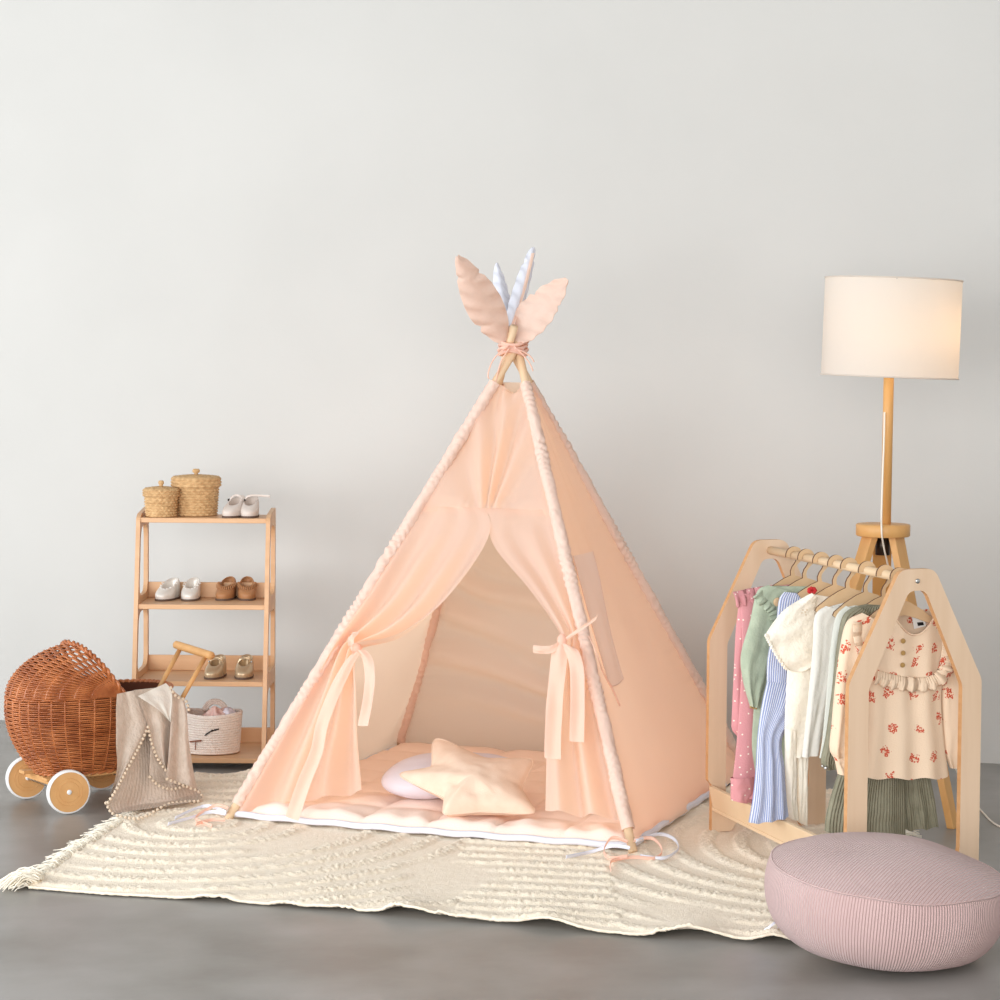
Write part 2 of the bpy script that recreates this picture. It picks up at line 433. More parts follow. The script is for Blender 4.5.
# gathered sleeves along the poles
def out_dir(i):
    r_ = feet[i]-ctr; r_.z = 0; return r_.normalized()
for i in range(4):
    ax = (crossK[i]-feet[i]).normalized(); x = out_dir(i); x = (x-ax*x.dot(ax)).normalized(); y = ax.cross(x)
    L = (crossK[i]-feet[i]).length
    t0 = {0:.030, 1:.040, 2:.03, 3:.03}[i]
    def fn(u, v, i=i, ax=ax, x=x, y=y, L=L, t0=t0):
        t = t0+(TOP-t0)*v; a = 2*PI*u; l = t*L
        w = math.sin(l*230+1.2*math.sin(a+i)+14*nz(l*7, i, math.cos(a)*.8)+5*nz(math.cos(a)*1.5, math.sin(a)*1.5, l*9))
        amp = .0026*(.35+.65*sstep(-.2, .35, nz(l*5, i*7+3)))
        r = .0185+amp*w+.0035*nz(l*18, math.cos(a)*1.5, i+math.sin(a))
        r *= 1-.1*sstep(.8, 1, v)
        return pole(i, t)+x*math.cos(a)*r+y*math.sin(a)*r
    b = B(); b.grid(fn, 20, 620, cu=True)
    make_obj('pole_sleeve', b, M['peach_sleeve'], tent)
def panel_pt(i, j, u, t): return pole(i, t).lerp(pole(j, t), u)
def pnormal(i, j):
    a = feet[j]-feet[i]; c = crossK[i]-feet[i]; n = a.cross(c).normalized()
    if n.dot(feet[i]-ctr) < 0: n = -n
    return n
def side_panel(i, j, name, drop=0, wr=None, label=None):
    n = pnormal(i, j)
    L = (crossK[i]-feet[i]).length
    def fn(u, v):
        t = .008+(TOP-.008)*v
        p = panel_pt(i, j, u, t)
        e = math.sin(PI*u)
        w = (feet[j]-feet[i]).length*(1-t)
        sag = -.035*e*math.sin(PI*min(1, t*1.1))*(1-t)*1.2
        f = wr(u, t) if wr else 0
        edge = sstep(0, .06, u)*sstep(1, .94, u)
        f += .010*(1-t)*nz(u*3+i*9, t*3)*e
        # short gathers by the pole seams
        g = .0022*math.sin(t*L*170+nz(t*20, i)*6)*(math.exp(-u*w/.05)+math.exp(-(1-u)*w/.05))
        return p+n*(sag+f*edge+g)
    b = B(); b.grid(fn, 90, 220)
    return make_obj(name, b, M['peach'], tent), fn, n
def wr_right(u, t):
    low = sstep(.35, 0, t)
    return low*.018*math.sin(u*15+2+6*t+2*nz(u*2, t*3))*(.3+.7*u)+.006*nz(u*6, t*2.5+4)*2
def wr_back(u, t):
    z = t+.05*math.sin(u*3)-.10*u
    return .020*math.sin(z*60+4*nz(u*2, t*4))*sstep(-.45, .3, nz(u*1.5+3, t*7))*sstep(.7, .5, t)
right_panel, fn_right, n_right = side_panel(1, 2, 'side_panel', wr=wr_right)
back_panel, _, n_back = side_panel(2, 3, 'back_panel', wr=wr_back)
left_panel, _, n_left = side_panel(3, 0, 'side_panel', wr=lambda u, t: .012*math.sin(u*5+t*22+nz(u*3,t*3)*2)*sstep(.6,.2,t))
nf = pnormal(0, 1)
SEAM = .652
# upper front piece, pulled into folds that run up from the opening
ap = PLN(493, 517, FLp, nf)
def fn_up(u, v):
    t = SEAM-.006*(1-v)**6+(TOP-SEAM)*v
    p = panel_pt(0, 1, u, t)+nf*.003*(1-v)
    a = math.atan2((u-.5)*(1-t)*3.2, (t-SEAM)*1.0+.055)
    e = sstep(0, .08, u)*sstep(1, .92, u)
    f = .017*math.sin(a*9+1.2)*math.exp(-abs(a)*.55)*sstep(0,.12,v)*sstep(1.02,.8,v)
    f += .012*math.exp(-((u-.33-.05*v)/.10)**2)*v-.012*math.exp(-((u-.55)/.12)**2)*v
    sg = -.012*math.sin(PI*u)
    dip = -.05*math.exp(-((u-.55)/.28)**2)*sstep(.93, 1, v)
    # small gathers at the seam
    g = .003*math.sin(u*90+nz(u*9)*5)*math.exp(-((t-SEAM)/.018))*math.exp(-((u-.47)/.22)**2)
    return p+nf*(sg+f*e+g)+V((0,0,dip*.45))
b = B(); b.grid(fn_up, 90, 90)
make_obj('front_panel', b, M['peach'], tent)
# curtains: rows from the pole edge to a free edge, gathered at the tie
def curtain(pole_i, rows, nplt, name, ph=0):
    """rows: (t on pole, free-edge px x, y, plane offset, pleat amplitude, sweep)"""
    n = 110; RW = crom(rows, n)
    def fn(u, v):
        q = RW[round(v*(n-1))]
        a = pole(pole_i, q[0]); e = PLN(q[1], q[2], FLp+nf*q[3], nf)
        p = a.lerp(e, u)
        if v < .06:   # top of the curtain runs along the seam
            st = panel_pt(0, 1, (u*.47 if pole_i == 0 else 1-u*.53), SEAM+.004); p = st.lerp(p, sstep(0, .06, v))
        # cloth hangs: the row bows downward between pole and edge
        p.z -= q[5]*math.sin(PI*u)
        w = (e-a).length
        f = q[4]*math.sin(2*PI*(nplt*u**1.15)+ph+1.3*nz(v*3, ph))*sstep(0, .12, u)
        f += .006*nz(u*4+ph, v*6)*sstep(0,.2,u)
        roll = q[4]*1.6*math.exp(-((1-u)/.10)**2)
        return p+nf*(f+roll)
    b = B(); b.grid(fn, 80, n-1)
    return make_obj(name, b, M['peach'], tent)
left_rows = [(.652,495,513,0,.0,0),(.60,487,545,.004,.006,0),(.535,468,580,.008,.015,-.005),(.475,440,615,.010,.019,-.01),
             (.425,404,641,.016,.024,-.012),(.375,364,648,.018,.020,0),(.335,358,656,.016,.018,0),(.27,360,690,.0,.016,0),
             (.17,363,735,-.05,.020,0),(.08,365,765,-.10,.020,0),(.004,366,793,-.14,.016,-.01)]
curtain(0, left_rows, 3.2, 'curtain', .6)
right_rows = [(.652,494,513,0,.0,0),(.635,490,532,.0,.003,0),(.60,498,552,.002,.005,0),(.53,526,585,.006,.008,0),(.47,547,613,.012,.010,0),
              (.425,561,636,.020,.012,0),(.395,560,647,.022,.012,0),(.34,551,675,.018,.016,0),
              (.25,549,710,.015,.020,0),(.15,548,755,.012,.026,0),(.06,547,812,.012,.028,0)]
curtain(1, right_rows, 2.3, 'curtain', 2.4)
# window pocket on the right side
def quad_on_right(px4, off, nu, nv, wob=0):
    P0 = FRp+n_right*off
    c = [PLN(x, y, P0, n_right) for x, y in px4]
    def fn(u, v):
        p = c[0].lerp(c[1], u).lerp(c[3].lerp(c[2], u), v)
        return p+n_right*(wob*math.sin(PI*u)*math.sin(PI*v)*(1+.4*math.sin(u*14+v*4)))
    return fn
def on_right(x, y, off):
    p = PLN(x, y, FRp, n_right); t = (p.z-FRp.z)/(crossK[1].z-FRp.z)
    a, c = pole(1, t), pole(2, t); u = (p-a).dot(c-a)/(c-a).length_squared
    return fn_right(u, (t-.008)/(TOP-.008))+n_right*off
def pocket_fn(u, v):
    x0, y0 = 573+(613-573)*v, 556+(684-556)*v; x1, y1 = 599+(632-599)*v, 550+(676-550)*v
    return on_right(x0+(x1-x0)*u, y0+(y1-y0)*u+3*math.sin(PI*u)*sstep(.8,1,v), .0035+.002*math.sin(u*9+v*3))
b = B(); b.grid(pocket_fn, 20, 40)
make_obj('pocket', b, M['peach_pocket'], tent)
b = B(); b.tube([pocket_fn(0, k/20) for k in range(21)]+[pocket_fn(k/8, 1) for k in range(1, 9)]+[pocket_fn(1, 1-k/20) for k in range(1, 21)], .0016, 5); make_obj('pocket_seam', b, M['peach_sleeve'], tent)
b = B(); b.tube(vs([PLN(589,636,FRp+nf*.03,nf), PLN(597,655,FRp+nf*.03,nf)]+[PLN(x, y, FRp+n_right*.006, n_right) for x, y in ((603,672),(612,688),(620,706))], 14), [.0016]*8+[.003]*6, 6)
make_obj('tie_cord', b, M['ribbon'], tent)
# curtain ties
cr = (FRp-FLp).normalized(); upv = V((0,0,1))
def fp(x, y, o): return PLN(x, y, FLp+nf*o, nf)
def tie_path(b, pts, w, side, o=.05, n=24): ribbon(b, [fp(x, y, oo) for x, y, oo in pts], w, side, n)
b = B()
tie_path(b, [(357,652,.055),(348,664,.060),(335,690,.055),(322,725,.05),(317,752,.048),(305,782,.05),(292,819,.06)], lambda t: .020+.014*sstep(0,.3,t)+.008*t, lambda t: cr+V((0,0,-.25)))
tie_path(b, [(360,650,.055),(367,660,.056),(370,680,.054),(368,705,.052),(363,726,.05)], .036, lambda t: cr+V((0,-.2,.06)))
tie_path(b, [(352,646,.05),(351,638,.055),(356,632,.05)], .02, cr)
kn = fp(356, 648, .05); b.ball(kn, .017, 12, sc3=(1,.8,.9))
make_obj('curtain_tie', b, M['ribbon'], tent)
b = B()
tie_path(b, [(563,640,.06),(573,634,.075),(586,625,.085),(597,617,.09)], .018, lambda t: upv+cr*.4)
tie_path(b, [(561,643,.06),(552,649,.07),(542,650,.075),(533,649,.075)], .022, lambda t: upv)
tie_path(b, [(562,642,.065),(559,655,.06),(556,690,.05),(554,725,.045),(553,759,.045)], lambda t: .018+.030*sstep(0,.2,t), cr)
tie_path(b, [(563,643,.065),(571,650,.07),(577,670,.06),(578,705,.055),(577,742,.05)], lambda t: .018+.024*sstep(0,.25,t), cr)
kn = fp(562, 641, .06); b.ball(kn, .018, 12, sc3=(.8,.8,1.2))
make_obj('curtain_tie', b, M['ribbon'], tent)
# bow round the poles where they cross
b = B()
Kc = K.copy()
for dz, rr2 in ((-.012,.040),(-.002,.043),(.008,.041),(.018,.044)):
    b.tube([Kc+V((rr2*math.cos(a)*(1+.05*math.sin(3*a)), rr2*math.sin(a), dz+.006*math.sin(a*2+dz*90))) for a in [2*PI*k/28 for k in range(28)]], .0055, 6, closed=True)
def kp(x, y, o=-.05): return AT(x, y, K.y+o)
for path in ([(509,346),(500,352),(492,362),(488,374),(489,379)],[(510,347),(503,358),(499,368),(495,385)],[(514,348),(524,352),(531,357),(534,362)],[(514,346),(524,356),(530,364),(533,371)]):
    b.tube(vs([kp(*p) for p in path], 12), [.0060]*12, 6, flat=.4)
make_obj('ribbon_bow', b, M['ribbon'], tent)
# cloth leaves on the pole tips
def leaf(base, tip, wid, side, bend, mats, notches=(), lab=None, blunt=.75):
    ax = tip-base; L = ax.length; nn = ax.normalized().cross(side).normalized()
    def half(t):
        w = wid*math.sin(PI*min(1, max(0, t))**.85)**blunt*(1-.15*t)
        return w
    def fn(sgn):
        def g(u, v):
            t = .01+.98*v
            s = (u-.5)*2
            w = half(t)
            for (c, sd, d) in notches:
                if (s > 0) == (sd > 0): w *= 1-d*max(0, 1-abs(t-c)/.035)
            p = base+ax*t+side*s*w
            th = .011*(1-abs(s)**1.5)*math.sin(PI*t)**.5*(w/wid)
            return p+nn*(sgn*(th+.0012)+bend*t*t+.004*math.sin(t*40+s*4)*abs(s)+.010*s*s)
        return g
    b = B(); b.grid(fn(1), 16, 60, mi=0); b.grid(lambda u, v: fn(-1)(1-u, v), 16, 60, mi=len(mats)-1)
    o = make_obj('leaf_topper', b, mats, tent)
    if lab: o['label'] = lab
    return o
ky = K.y
leaf(AT(505,345,ky-.02), AT(455,250,ky-.28), .060, V((.85,-.1,.45)).normalized(), -.03, [M['feather']], ((.72,1,.28),(.78,-1,.22),(.25,-1,.25)))
leaf(AT(510,343,ky+.0), AT(570,280,ky-.05), .066, V((-.55,.5,.6)).normalized(), .01, [M['feather']], ((.7,-1,.25),(.6,1,.2)), blunt=.6)
leaf(AT(508,327,ky), AT(496,267,ky+.20), .028, V((.9,.35,.2)).normalized(), -.02, [M['white_cotton']], (), 'white cloth leaf', .45)
leaf(AT(510,327,ky-.02), AT(535,245,ky+.16), .026, V((.9,.25,-.2)).normalized(), .01, [M['white_cotton']], ((.85,1,.3),(.8,-1,.3)), 'white cloth leaf', .35)
b = B(); ribbon(b, [AT(513,325,ky-.02), AT(524,290,ky+.05), AT(533,253,ky+.12)], .010, V((1,0,0)), 20)
make_obj('leaf_lining', b, M['ribbon'], tent)

# ------------------------------------------------------------------ quilted floor mat
ins = .03
def inset(p, q): return p+(ctr-p).normalized()*q
mc = [inset(p, .016) for p in feet]
for p in mc: p.z = .018
fwd = (nf-V((0,0,nf.z))).normalized()
def mat_fn(top):
    def fn(u, v):
        p = mc[0].lerp(mc[1], u).lerp(mc[3].lerp(mc[2], u), v)
        e = min(u, 1-u, v, 1-v)
        out = .02*math.sin(PI*u)*max(0, 1-v*6)
        p += fwd*out
        if not top: return V((p.x, p.y, .020))
        puff = abs(math.sin(PI*u*6))**.45*abs(math.sin(PI*v*7))**.45
        ed = sstep(0, .035, e)
        z = .020+.005+ed*(.018+.016*puff)+.004*nz(u*22, v*22)*ed
        z += .004*math.sin(u*70+3*nz(v*8, u*5))*math.exp(-((v-.06)/.04)**2)*ed
        return V((p.x, p.y, z))
    return fn
b = B(); b.grid(mat_fn(True), 150, 130, mi=0); b.grid(mat_fn(False), 30, 30, mi=1)
qm = make_obj('quilted_mat', b, [M['mat_top'], M['white_cotton']], loc=(ctr.x, ctr.y, .018))
tag(qm, 'quilted peach floor mat with white piping lying inside the tent', 'mat')
b = B(); pts = []
for k in range(160):
    s_ = k/160*4; i = int(s_); f = s_-i
    u, v = [(f, 0), (1, f), (1-f, 1), (0, 1-f)][i]
    p = mat_fn(True)(u, v); p.z = .028+.002*math.sin(k*1.3); pts.append(p)
b.tube(pts, .0095, 8, closed=True)
make_obj('piping', b, M['white_cotton'], qm)
# ribbons tying mat to the poles
def loops(name, paths, m, par):
    b = B()
    for p in paths: ribbon(b, p, .010, lambda t: V((.15,.5,1)), 28)
    return make_obj(name, b, m, par, solid=.001)
gz = lambda x, y, z=.022: G(x, y, z)
fx, fy = 633, 850
loops('mat_ribbon', [[gz(628,842,.05), gz(612,838,.06), gz(604,850,.035), gz(610,858,.024), gz(628,856,.03)],
                     [gz(634,840,.05), gz(652,838,.05), gz(662,850,.03), gz(655,858,.022), gz(632,857,.025), gz(612,861,.022), gz(611,870,.022)]], M['ribbon'], qm)
loops('mat_ribbon', [[gz(636,841,.05), gz(660,834,.05), gz(675,840,.035), gz(678,850,.024), gz(664,858,.022), gz(640,856,.022)],
                     [gz(630,848,.04), gz(612,846,.04), gz(590,852,.022), gz(566,857,.024)]], M['white_cotton'], qm)
loops('mat_ribbon', [[gz(226,814,.03), gz(210,812,.03), gz(190,818,.024), gz(168,824,.022)], [gz(226,812,.04), gz(205,806,.035), gz(175,818,.022)]], M['white_cotton'], qm)
loops('mat_ribbon', [[gz(225,820,.024), gz(210,820,.024), gz(196,824,.022)], [gz(228,808,.05), gz(214,806,.045), gz(196,818,.024), gz(212,826,.022)]], M['ribbon'], qm)

# ------------------------------------------------------------------ pillows
def star_pillow():
    cx = G(474, 793, .116)
    tau = R(27)
    ex = V((math.cos(R(-4)), math.sin(R(-4)), 0)); ey = V((.04, math.cos(tau), math.sin(tau))).normalized(); n = ex.cross(ey).normalized()
    tips = [(437,739),(533,760),(533,812),(444,814),(398,776)]
    # measure tips on the pillow's plane
    loc = []
    for x, y in tips:
        p = PLN(x, y, cx, n)-cx; loc.append((p.dot(ex), p.dot(ey)))
    loc = [(.235*c/ math.hypot(c, d)*k, .235*d/math.hypot(c, d)*k) for (c, d), k in zip(loc, [1,1,1,1,1])] if False else loc
    ang = [math.atan2(d, c) for c, d in loc]; rad = [math.hypot(c, d)*1.07 for c, d in loc]
    order = sorted(range(5), key=lambda i: ang[i]); ang = [ang[i] for i in order]; rad = [rad[i] for i in order]
    def bound(th):
        for i in range(5):
            a0 = ang[i]; a1 = ang[(i+1) % 5]+(2*PI if i == 4 else 0)
            t = th if th >= a0 else th+2*PI
            if a0 <= t <= a1:
                am = (a0+a1)/2; rm = min(rad[i], rad[(i+1) % 5])*.66
                if t < am: pa, ra, pb, rb = a0, rad[i], am, rm
                else: pa, ra, pb, rb = am, rm, a1, rad[(i+1) % 5]
                # straight edge between the two polar points
                x1, y1 = ra*math.cos(pa), ra*math.sin(pa); x2, y2 = rb*math.cos(pb), rb*math.sin(pb)
                dx, dy = math.cos(t), math.sin(t); den = dx*(y2-y1)-dy*(x2-x1)
                return (x1*(y2-y1)-y1*(x2-x1))/den if abs(den) > 1e-9 else ra
        return .1
    bs = [bound(-PI+2*PI*k/180+1e-6) for k in range(180)]
    for _ in range(5): bs = [(bs[k-1]+2*bs[k]+bs[(k+1) % 180])/4 for k in range(180)]
    def fn(sg):
        def g(u, v):
            k = round(u*180) % 180; th = -PI+2*PI*k/180
            rho = v; r = bs[k]*rho
            h = .066*(1-(r/.30)**1.3)*math.sqrt(max(0, 1-rho**2.4))
            h *= 1+.0*th
            crease = 1-.22*math.exp(-((rho-.55)/.2)**2)*(1-min(1, abs(bs[k]-min(bs))/.04))
            q = cx+ex*r*math.cos(th)+ey*r*math.sin(th)+n*(sg*max(.0006, h*crease)*(1 if sg > 0 else .7)+.003*nz(r*30*math.cos(th), r*30*math.sin(th))*(1-rho**6))
            return q
        return g
    b = B(); b.grid(fn(1), 180, 22, cu=True); b.grid(lambda u, v: fn(-1)(1-u, v), 180, 14, cu=True)
    o = make_obj('star_pillow', b, M['beige_cotton'], loc=(cx.x, cx.y, .06))
    tag(o, 'beige star shaped pillow leaning on the pale pillow inside the tent', 'pillow')
    sb = B(); sb.tube([fn(1)(k/180, 1.0) for k in range(180)], .0022, 5, closed=True)
    make_obj('seam', sb, M['beige_cotton'], o)
star_pillow()
pc = G(450, 782, .10)
b = B()
def pil(u, v):
    a = 2*PI*u; ph = PI*(v-.5)
    A = .215*(1+.07*math.cos(3*a+.5)); Bq = .125*(1+.07*math.cos(3*a+.5))
    c = math.copysign(abs(math.cos(ph))**.65, 1)
    x = A*c*math.cos(a); y = Bq*c*math.sin(a); z = .050*math.copysign(abs(math.sin(ph))**.9, math.sin(ph))*(1-.2*(c**6))
    q = V((x, y, z)); q = Matrix.Rotation(R(10), 3, 'X') @ Matrix.Rotation(R(-4), 3, 'Y') @ q
    return V((pc.x, pc.y+.0, .122))+q+V((0,0,.003*nz(x*20, y*20)))
b.grid(pil, 72, 24, cu=True)
o = make_obj('cloud_pillow', b, M['lilac'])
tag(o, 'pale lilac rounded cloud pillow lying behind the beige star pillow', 'pillow')
# ------------------------------------------------------------------ shelf rack
XL, XR = AT(136.5,520,7.62).x, AT(270.5,520,7.62).x
RB = 7.80
zs = [AT(200,757.5,7.50).z, AT(200,681,7.54).z, AT(200,604.5,7.575).z, AT(200,518.5,7.60).z]
def yfront(z): return 7.475+(7.615-7.475)*(z/.85)
shelf_rack = thing('shelf_rack', 'open light wood shoe rack with four shelves by the back wall', 'shelf', ((XL+XR)/2, 7.64, .0))
TH = .014
topz = zs[3]+.008
def side_plate(X, nm):
    outer = arc_poly([(yfront(0),0),(yfront(0)+.045,0),(yfront(.03)+.055,.018),(RB-.05,.018),(RB-.04,0),(RB,0),(RB,topz+.018),(yfront(topz)+.03,topz+.004),(yfront(topz),topz-.008)], [.004,.004,.02,.02,.004,.004,.02,.01,.012], 4)
    loops_ = [outer]
    for i in range(3):
        z0 = zs[i]+.022; z1 = zs[i+1]-.030
        loops_.append(arc_poly([(yfront(z0)+.028,z0),(RB-.028,z0),(RB-.028,z1),(yfront(z1)+.028,z1)], .045, 6))
    b = plate(loops_, TH, lambda u, v, w: V((X+w, u, v)), 0)
    make_obj('side_panel', b, M['shelf_wood'], shelf_rack, smooth=False, bevel=.002)
side_plate(XL+TH/2, ''); side_plate(XR-TH/2, '')
for i, z in enumerate(zs):
    b = B(); y0 = yfront(z)+.004; y1 = RB-.006
    b.box(((XL+XR)/2, (y0+y1)/2, z-.008), (XR-XL-2*TH, y1-y0, .016))
    make_obj('shelf_board', b, M['shelf_wood'], shelf_rack, smooth=False, bevel=.002)
    if i < 3:
        b = B(); b.box(((XL+XR)/2, RB-.012, z+.0262), (XR-XL-2*TH, .012, .052))
        make_obj('back_board', b, M['shelf_wood'], shelf_rack, smooth=False, bevel=.002)

# ------------------------------------------------------------------ shoes
def shoe(name, label, group, px, z, yaw, mm, style, side=1):
    Y = yfront(z)+.075
    c = G(px[0], px[1], z)
    L, W = .108, .052
    c = V((c.x, max(c.y, yfront(z)+.012), z))
    rot = Matrix.Rotation(R(yaw), 3, 'Z')
    # local: toe at y=0 pointing to -y, heel at y=L
    def P(x, y, zz): return c+rot @ V((x, y, zz))*1.22+V((0,0,.0008))
    def outl(a, s=1.0):
        cx, cy = math.cos(a), math.sin(a)
        toe = cy < 0
        wx = W/2*(1.0 if toe else .88)*(1+.06*math.sin(a)*0)
        x = wx*math.copysign(abs(cx)**.82, cx)
        y = L/2+ (L/2)*math.copysign(abs(cy)**.85, cy)
        x += .004*side*(-cy)*.5
        return x*s, L/2+(y-L/2)*s
    oc = L*.61
    def opn(a): return (.0175*math.cos(a), oc+.034*math.sin(a))
    def zt(a): return .032+.024*(.5+.5*math.sin(a))
    n = 36; b = B()
    def fn(u, v):
        a = 2*PI*u
        if v <= .75:
            s = v/.75; e = sstep(.12, 1, s)**.95 if math.sin(a) < 0.3 else s**2.2
            e = e*(1-max(0, math.sin(a))*.25)
            ox, oy = outl(a, .95+.05*math.sin(min(1, s*3)*PI/2)); qx, qy = opn(a)
            x, y = ox+(qx-ox)*e, oy+(qy-oy)*e
            zz = .004+(zt(a)-.004)*math.sin(min(1, s*1.05)*PI/2)**.85
            return P(x, y, zz)
        s = (v-.75)/.25; qx, qy = opn(a); k = 1-.10*math.sin(PI*s*.5)
        if s > .9: k = .02
        return P(qx*k, oc+(qy-oc)*k, zt(a)+(.012-zt(a))*min(1, s*1.15))
    t = thing(name, label, 'shoe', c, group)
    b.grid(fn, n, 24, cu=True)
    make_obj('upper', b, mm, t)
    b = B()
    ring = [outl(2*PI*k/n, 1.0) for k in range(n)]
    b.add([P(x, y, 0) for x, y in ring]+[P(x, y, .005) for x, y in ring], [tuple(range(n))[::-1], tuple(range(n, 2*n))]+[(k, (k+1) % n, n+(k+1) % n, n+k) for k in range(n)])
    make_obj('sole', b, M['sole'], t, smooth=False)
    b = B(); b.add([P(opn(2*PI*k/n)[0]*.88, oc+(opn(2*PI*k/n)[1]-oc)*.9, .016) for k in range(n)], [tuple(range(n))])
    make_obj('insole', b, M['insole'], t, smooth=False)
    ysd = oc-.006
    if style == 'open_strap':
        b = B(); ribbon(b, [P(-.019, ysd, .040), P(-.012, ysd, .052), P(0, ysd, .058), P(.012, ysd, .055), P(.019, ysd, .045)] if side < 0 else
                        [P(-.018, ysd, .044), P(-.008, ysd, .056), P(.012, ysd, .058), P(.035, ysd, .057), P(.055, ysd-.005, .056)], .008, rot @ V((0,.6,.8)), 20)
        make_obj('strap', b, mm, t, solid=.002)
        b = B(); b.box(P(-.020 if side < 0 else -.016, ysd, .045), (.004,.010,.008), rot); make_obj('buckle', b, M['metal'], t)
    elif style == 'strap':
        b = B(); ribbon(b, [P(-.021, ysd-.004, .034), P(-.013, ysd-.006, .048), P(0, ysd-.008, .052), P(.013, ysd-.006, .048), P(.021, ysd-.004, .034)], .010, rot @ V((0,.7,.7)), 20)
        make_obj('strap', b, mm, t, solid=.002)
        b = B(); b.ball(P(.019*side, ysd-.008, .042), .0035, 8); make_obj('buckle', b, M['steel'], t)
    elif style == 'scallop':
        b = B()
        for k in range(9):
            a = PI+PI*k/8; q = opn(a); b.ball(P(q[0]*1.25, oc+(q[1]-oc)*1.12, zt(a)-.001), .0045, 8, sc3=(1,1,.5))
        make_obj('scalloped_collar', b, mm, t)
    elif style == 'moc':
        b = B()
        for k in range(14):
            a = PI*1.08+PI*.84*k/13; q = opn(a)
            b.tube([P(q[0]*1.05, oc+(q[1]-oc)*1.0, zt(a)+.003), P(q[0]*1.4, oc+(q[1]-oc)*1.25, zt(a)+.004), P(q[0]*1.65, oc+(q[1]-oc)*1.42, zt(a)-.005)], .0028, 5)
        b.tube([P(opn(2*PI*k/24)[0], opn(2*PI*k/24)[1], zt(2*PI*k/24)) for k in range(24)], .0022, 6, closed=True)
        make_obj('fringe', b, mm, t)
shoe('shoe', 'left blush baby shoe with buckled strap, beside the big basket on the top shelf', 'blush shoes', (225,519.5), zs[3], -16, M['shoe_pink'], 'open_strap', -1)
shoe('shoe', 'right blush baby shoe with its strap sticking out on the top shelf', 'blush shoes', (245,519.5), zs[3], -4, M['shoe_pink'], 'open_strap', 1)
shoe('shoe', 'left pearly white baby shoe on the second shelf, nearest the side panel', 'white shoes', (159.5,601.5), zs[2], -17, M['shoe_white'], 'scallop', -1)
shoe('shoe', 'right pearly white baby shoe on the second shelf, next to the brown pair', 'white shoes', (186.5,601.5), zs[2], -6, M['shoe_white'], 'scallop', 1)
shoe('shoe', 'left brown fringed moccasin on the second shelf, beside the white pair', 'brown moccasins', (221.5,601), zs[2], -8, M['shoe_brown'], 'moc', -1)
shoe('shoe', 'right brown fringed moccasin on the second shelf, nearest the tent', 'brown moccasins', (246,601), zs[2], 4, M['shoe_brown'], 'moc', 1)
shoe('shoe', 'left pale gold baby shoe on the third shelf, behind the pram handle', 'gold shoes', (210,680), zs[1], -10, M['shoe_gold'], 'strap', -1)
shoe('shoe', 'right pale gold baby shoe on the third shelf, nearest the tent', 'gold shoes', (241,680), zs[1], -4, M['shoe_gold'], 'strap', 1)

# ------------------------------------------------------------------ lidded seagrass baskets
def lid_basket(label, px, r, h, kn):
    c = G(px[0], px[1], zs[3]); c = V((c.x, max(yfront(zs[3])+r+.002, min(c.y+r, RB-.03-r*.2)), zs[3]+.0008))
    t = thing('lidded_basket', label, 'basket', c, 'seagrass baskets')
    hb = h*.80; n = 96
    def weave(rows, r0, r1, z0, z1, b, ns=22):
        def fn(u, v):
            a = 2*PI*u; k = v*rows; row = int(min(k, rows-.001)); f = k-row
            rr = r0+(r1-r0)*v
            w = abs(math.sin(PI*k))**.6*.0035*(1+.5*math.cos(a*ns+PI*row))
            return c+V(((rr+w)*math.cos(a), (rr+w)*math.sin(a), z0+(z1-z0)*v))
        b.grid(fn, n, rows*5, cu=True)
    b = B(); weave(int(hb/.0085), r*.88, r*.97, 0, hb, b)
    b.lathe(c, [(0,.001),(r*.88,.001)], n)
    make_obj('basket_body', b, M['seagrass'], t)
    b = B(); weave(max(3, int(h*.19/.0085)), r*1.05, r*1.04, hb-.012, h-.008, b)
    def top(u, v):
        rr = r*1.04*(1-v)+.0; k = v*int(r/.0085)
        return c+V((rr*math.cos(2*PI*u), rr*math.sin(2*PI*u), h-.008+.006*math.sin(v*PI/2)+abs(math.sin(PI*k))*.003*(1+.4*math.cos(2*PI*u*22+PI*int(k)))))
    b.grid(top, n, 40, cu=True)
    make_obj('lid', b, M['seagrass'], t)
    b = B(); b.lathe(c+V((0,0,h-.003)), [(.007,0),(.006,.008),(.012*kn,.012),(.013*kn,.018),(.010*kn,.023),(.001,.024)], 14)
    make_obj('knob', b, M['seagrass'], t)
lid_basket('small round seagrass basket with lid on the rack corner, smaller of the two', (156.5,519), .0550, .100, .75)
lid_basket('large round seagrass basket with knobbed lid on the rack top, taller of the two', (193,517), .0770, .136, 1)

# ------------------------------------------------------------------ cotton rope basket
rbc = G(208, 757, zs[0]); rbc = V((rbc.x, 7.60, zs[0]+.001))
t = thing('rope_basket', 'pale cotton rope basket with stitched eyelashes on the lowest shelf', 'basket', rbc)
RA, RBB, RH = .098, .076, .130
def rb(u, v, inn=0, k=16):
    a = 2*PI*u; fl = .93+.10*v
    w = abs(math.sin(PI*v*k))**.5*.003
    ra = (RA*fl+w-inn); rbq = (RBB*fl+w-inn)
    return rbc+V((ra*math.cos(a), rbq*math.sin(a), .002+RH*v+.004*math.cos(2*a)*v))
b = B(); b.grid(lambda u, v: rb(u, v), 72, 80, cu=True); b.grid(lambda u, v: rb(1-u, v, .007), 72, 30, cu=True)
b.tube([rb(k/60, 1, .003) for k in range(60)], .0052, 8, closed=True)
b.grid(lambda u, v: rbc+V((RA*.95*v*math.cos(2*PI*u), RBB*.95*v*math.sin(2*PI*u), .004)), 48, 3, cu=True)
make_obj('basket_body', b, M['rope'], t)
b = B()
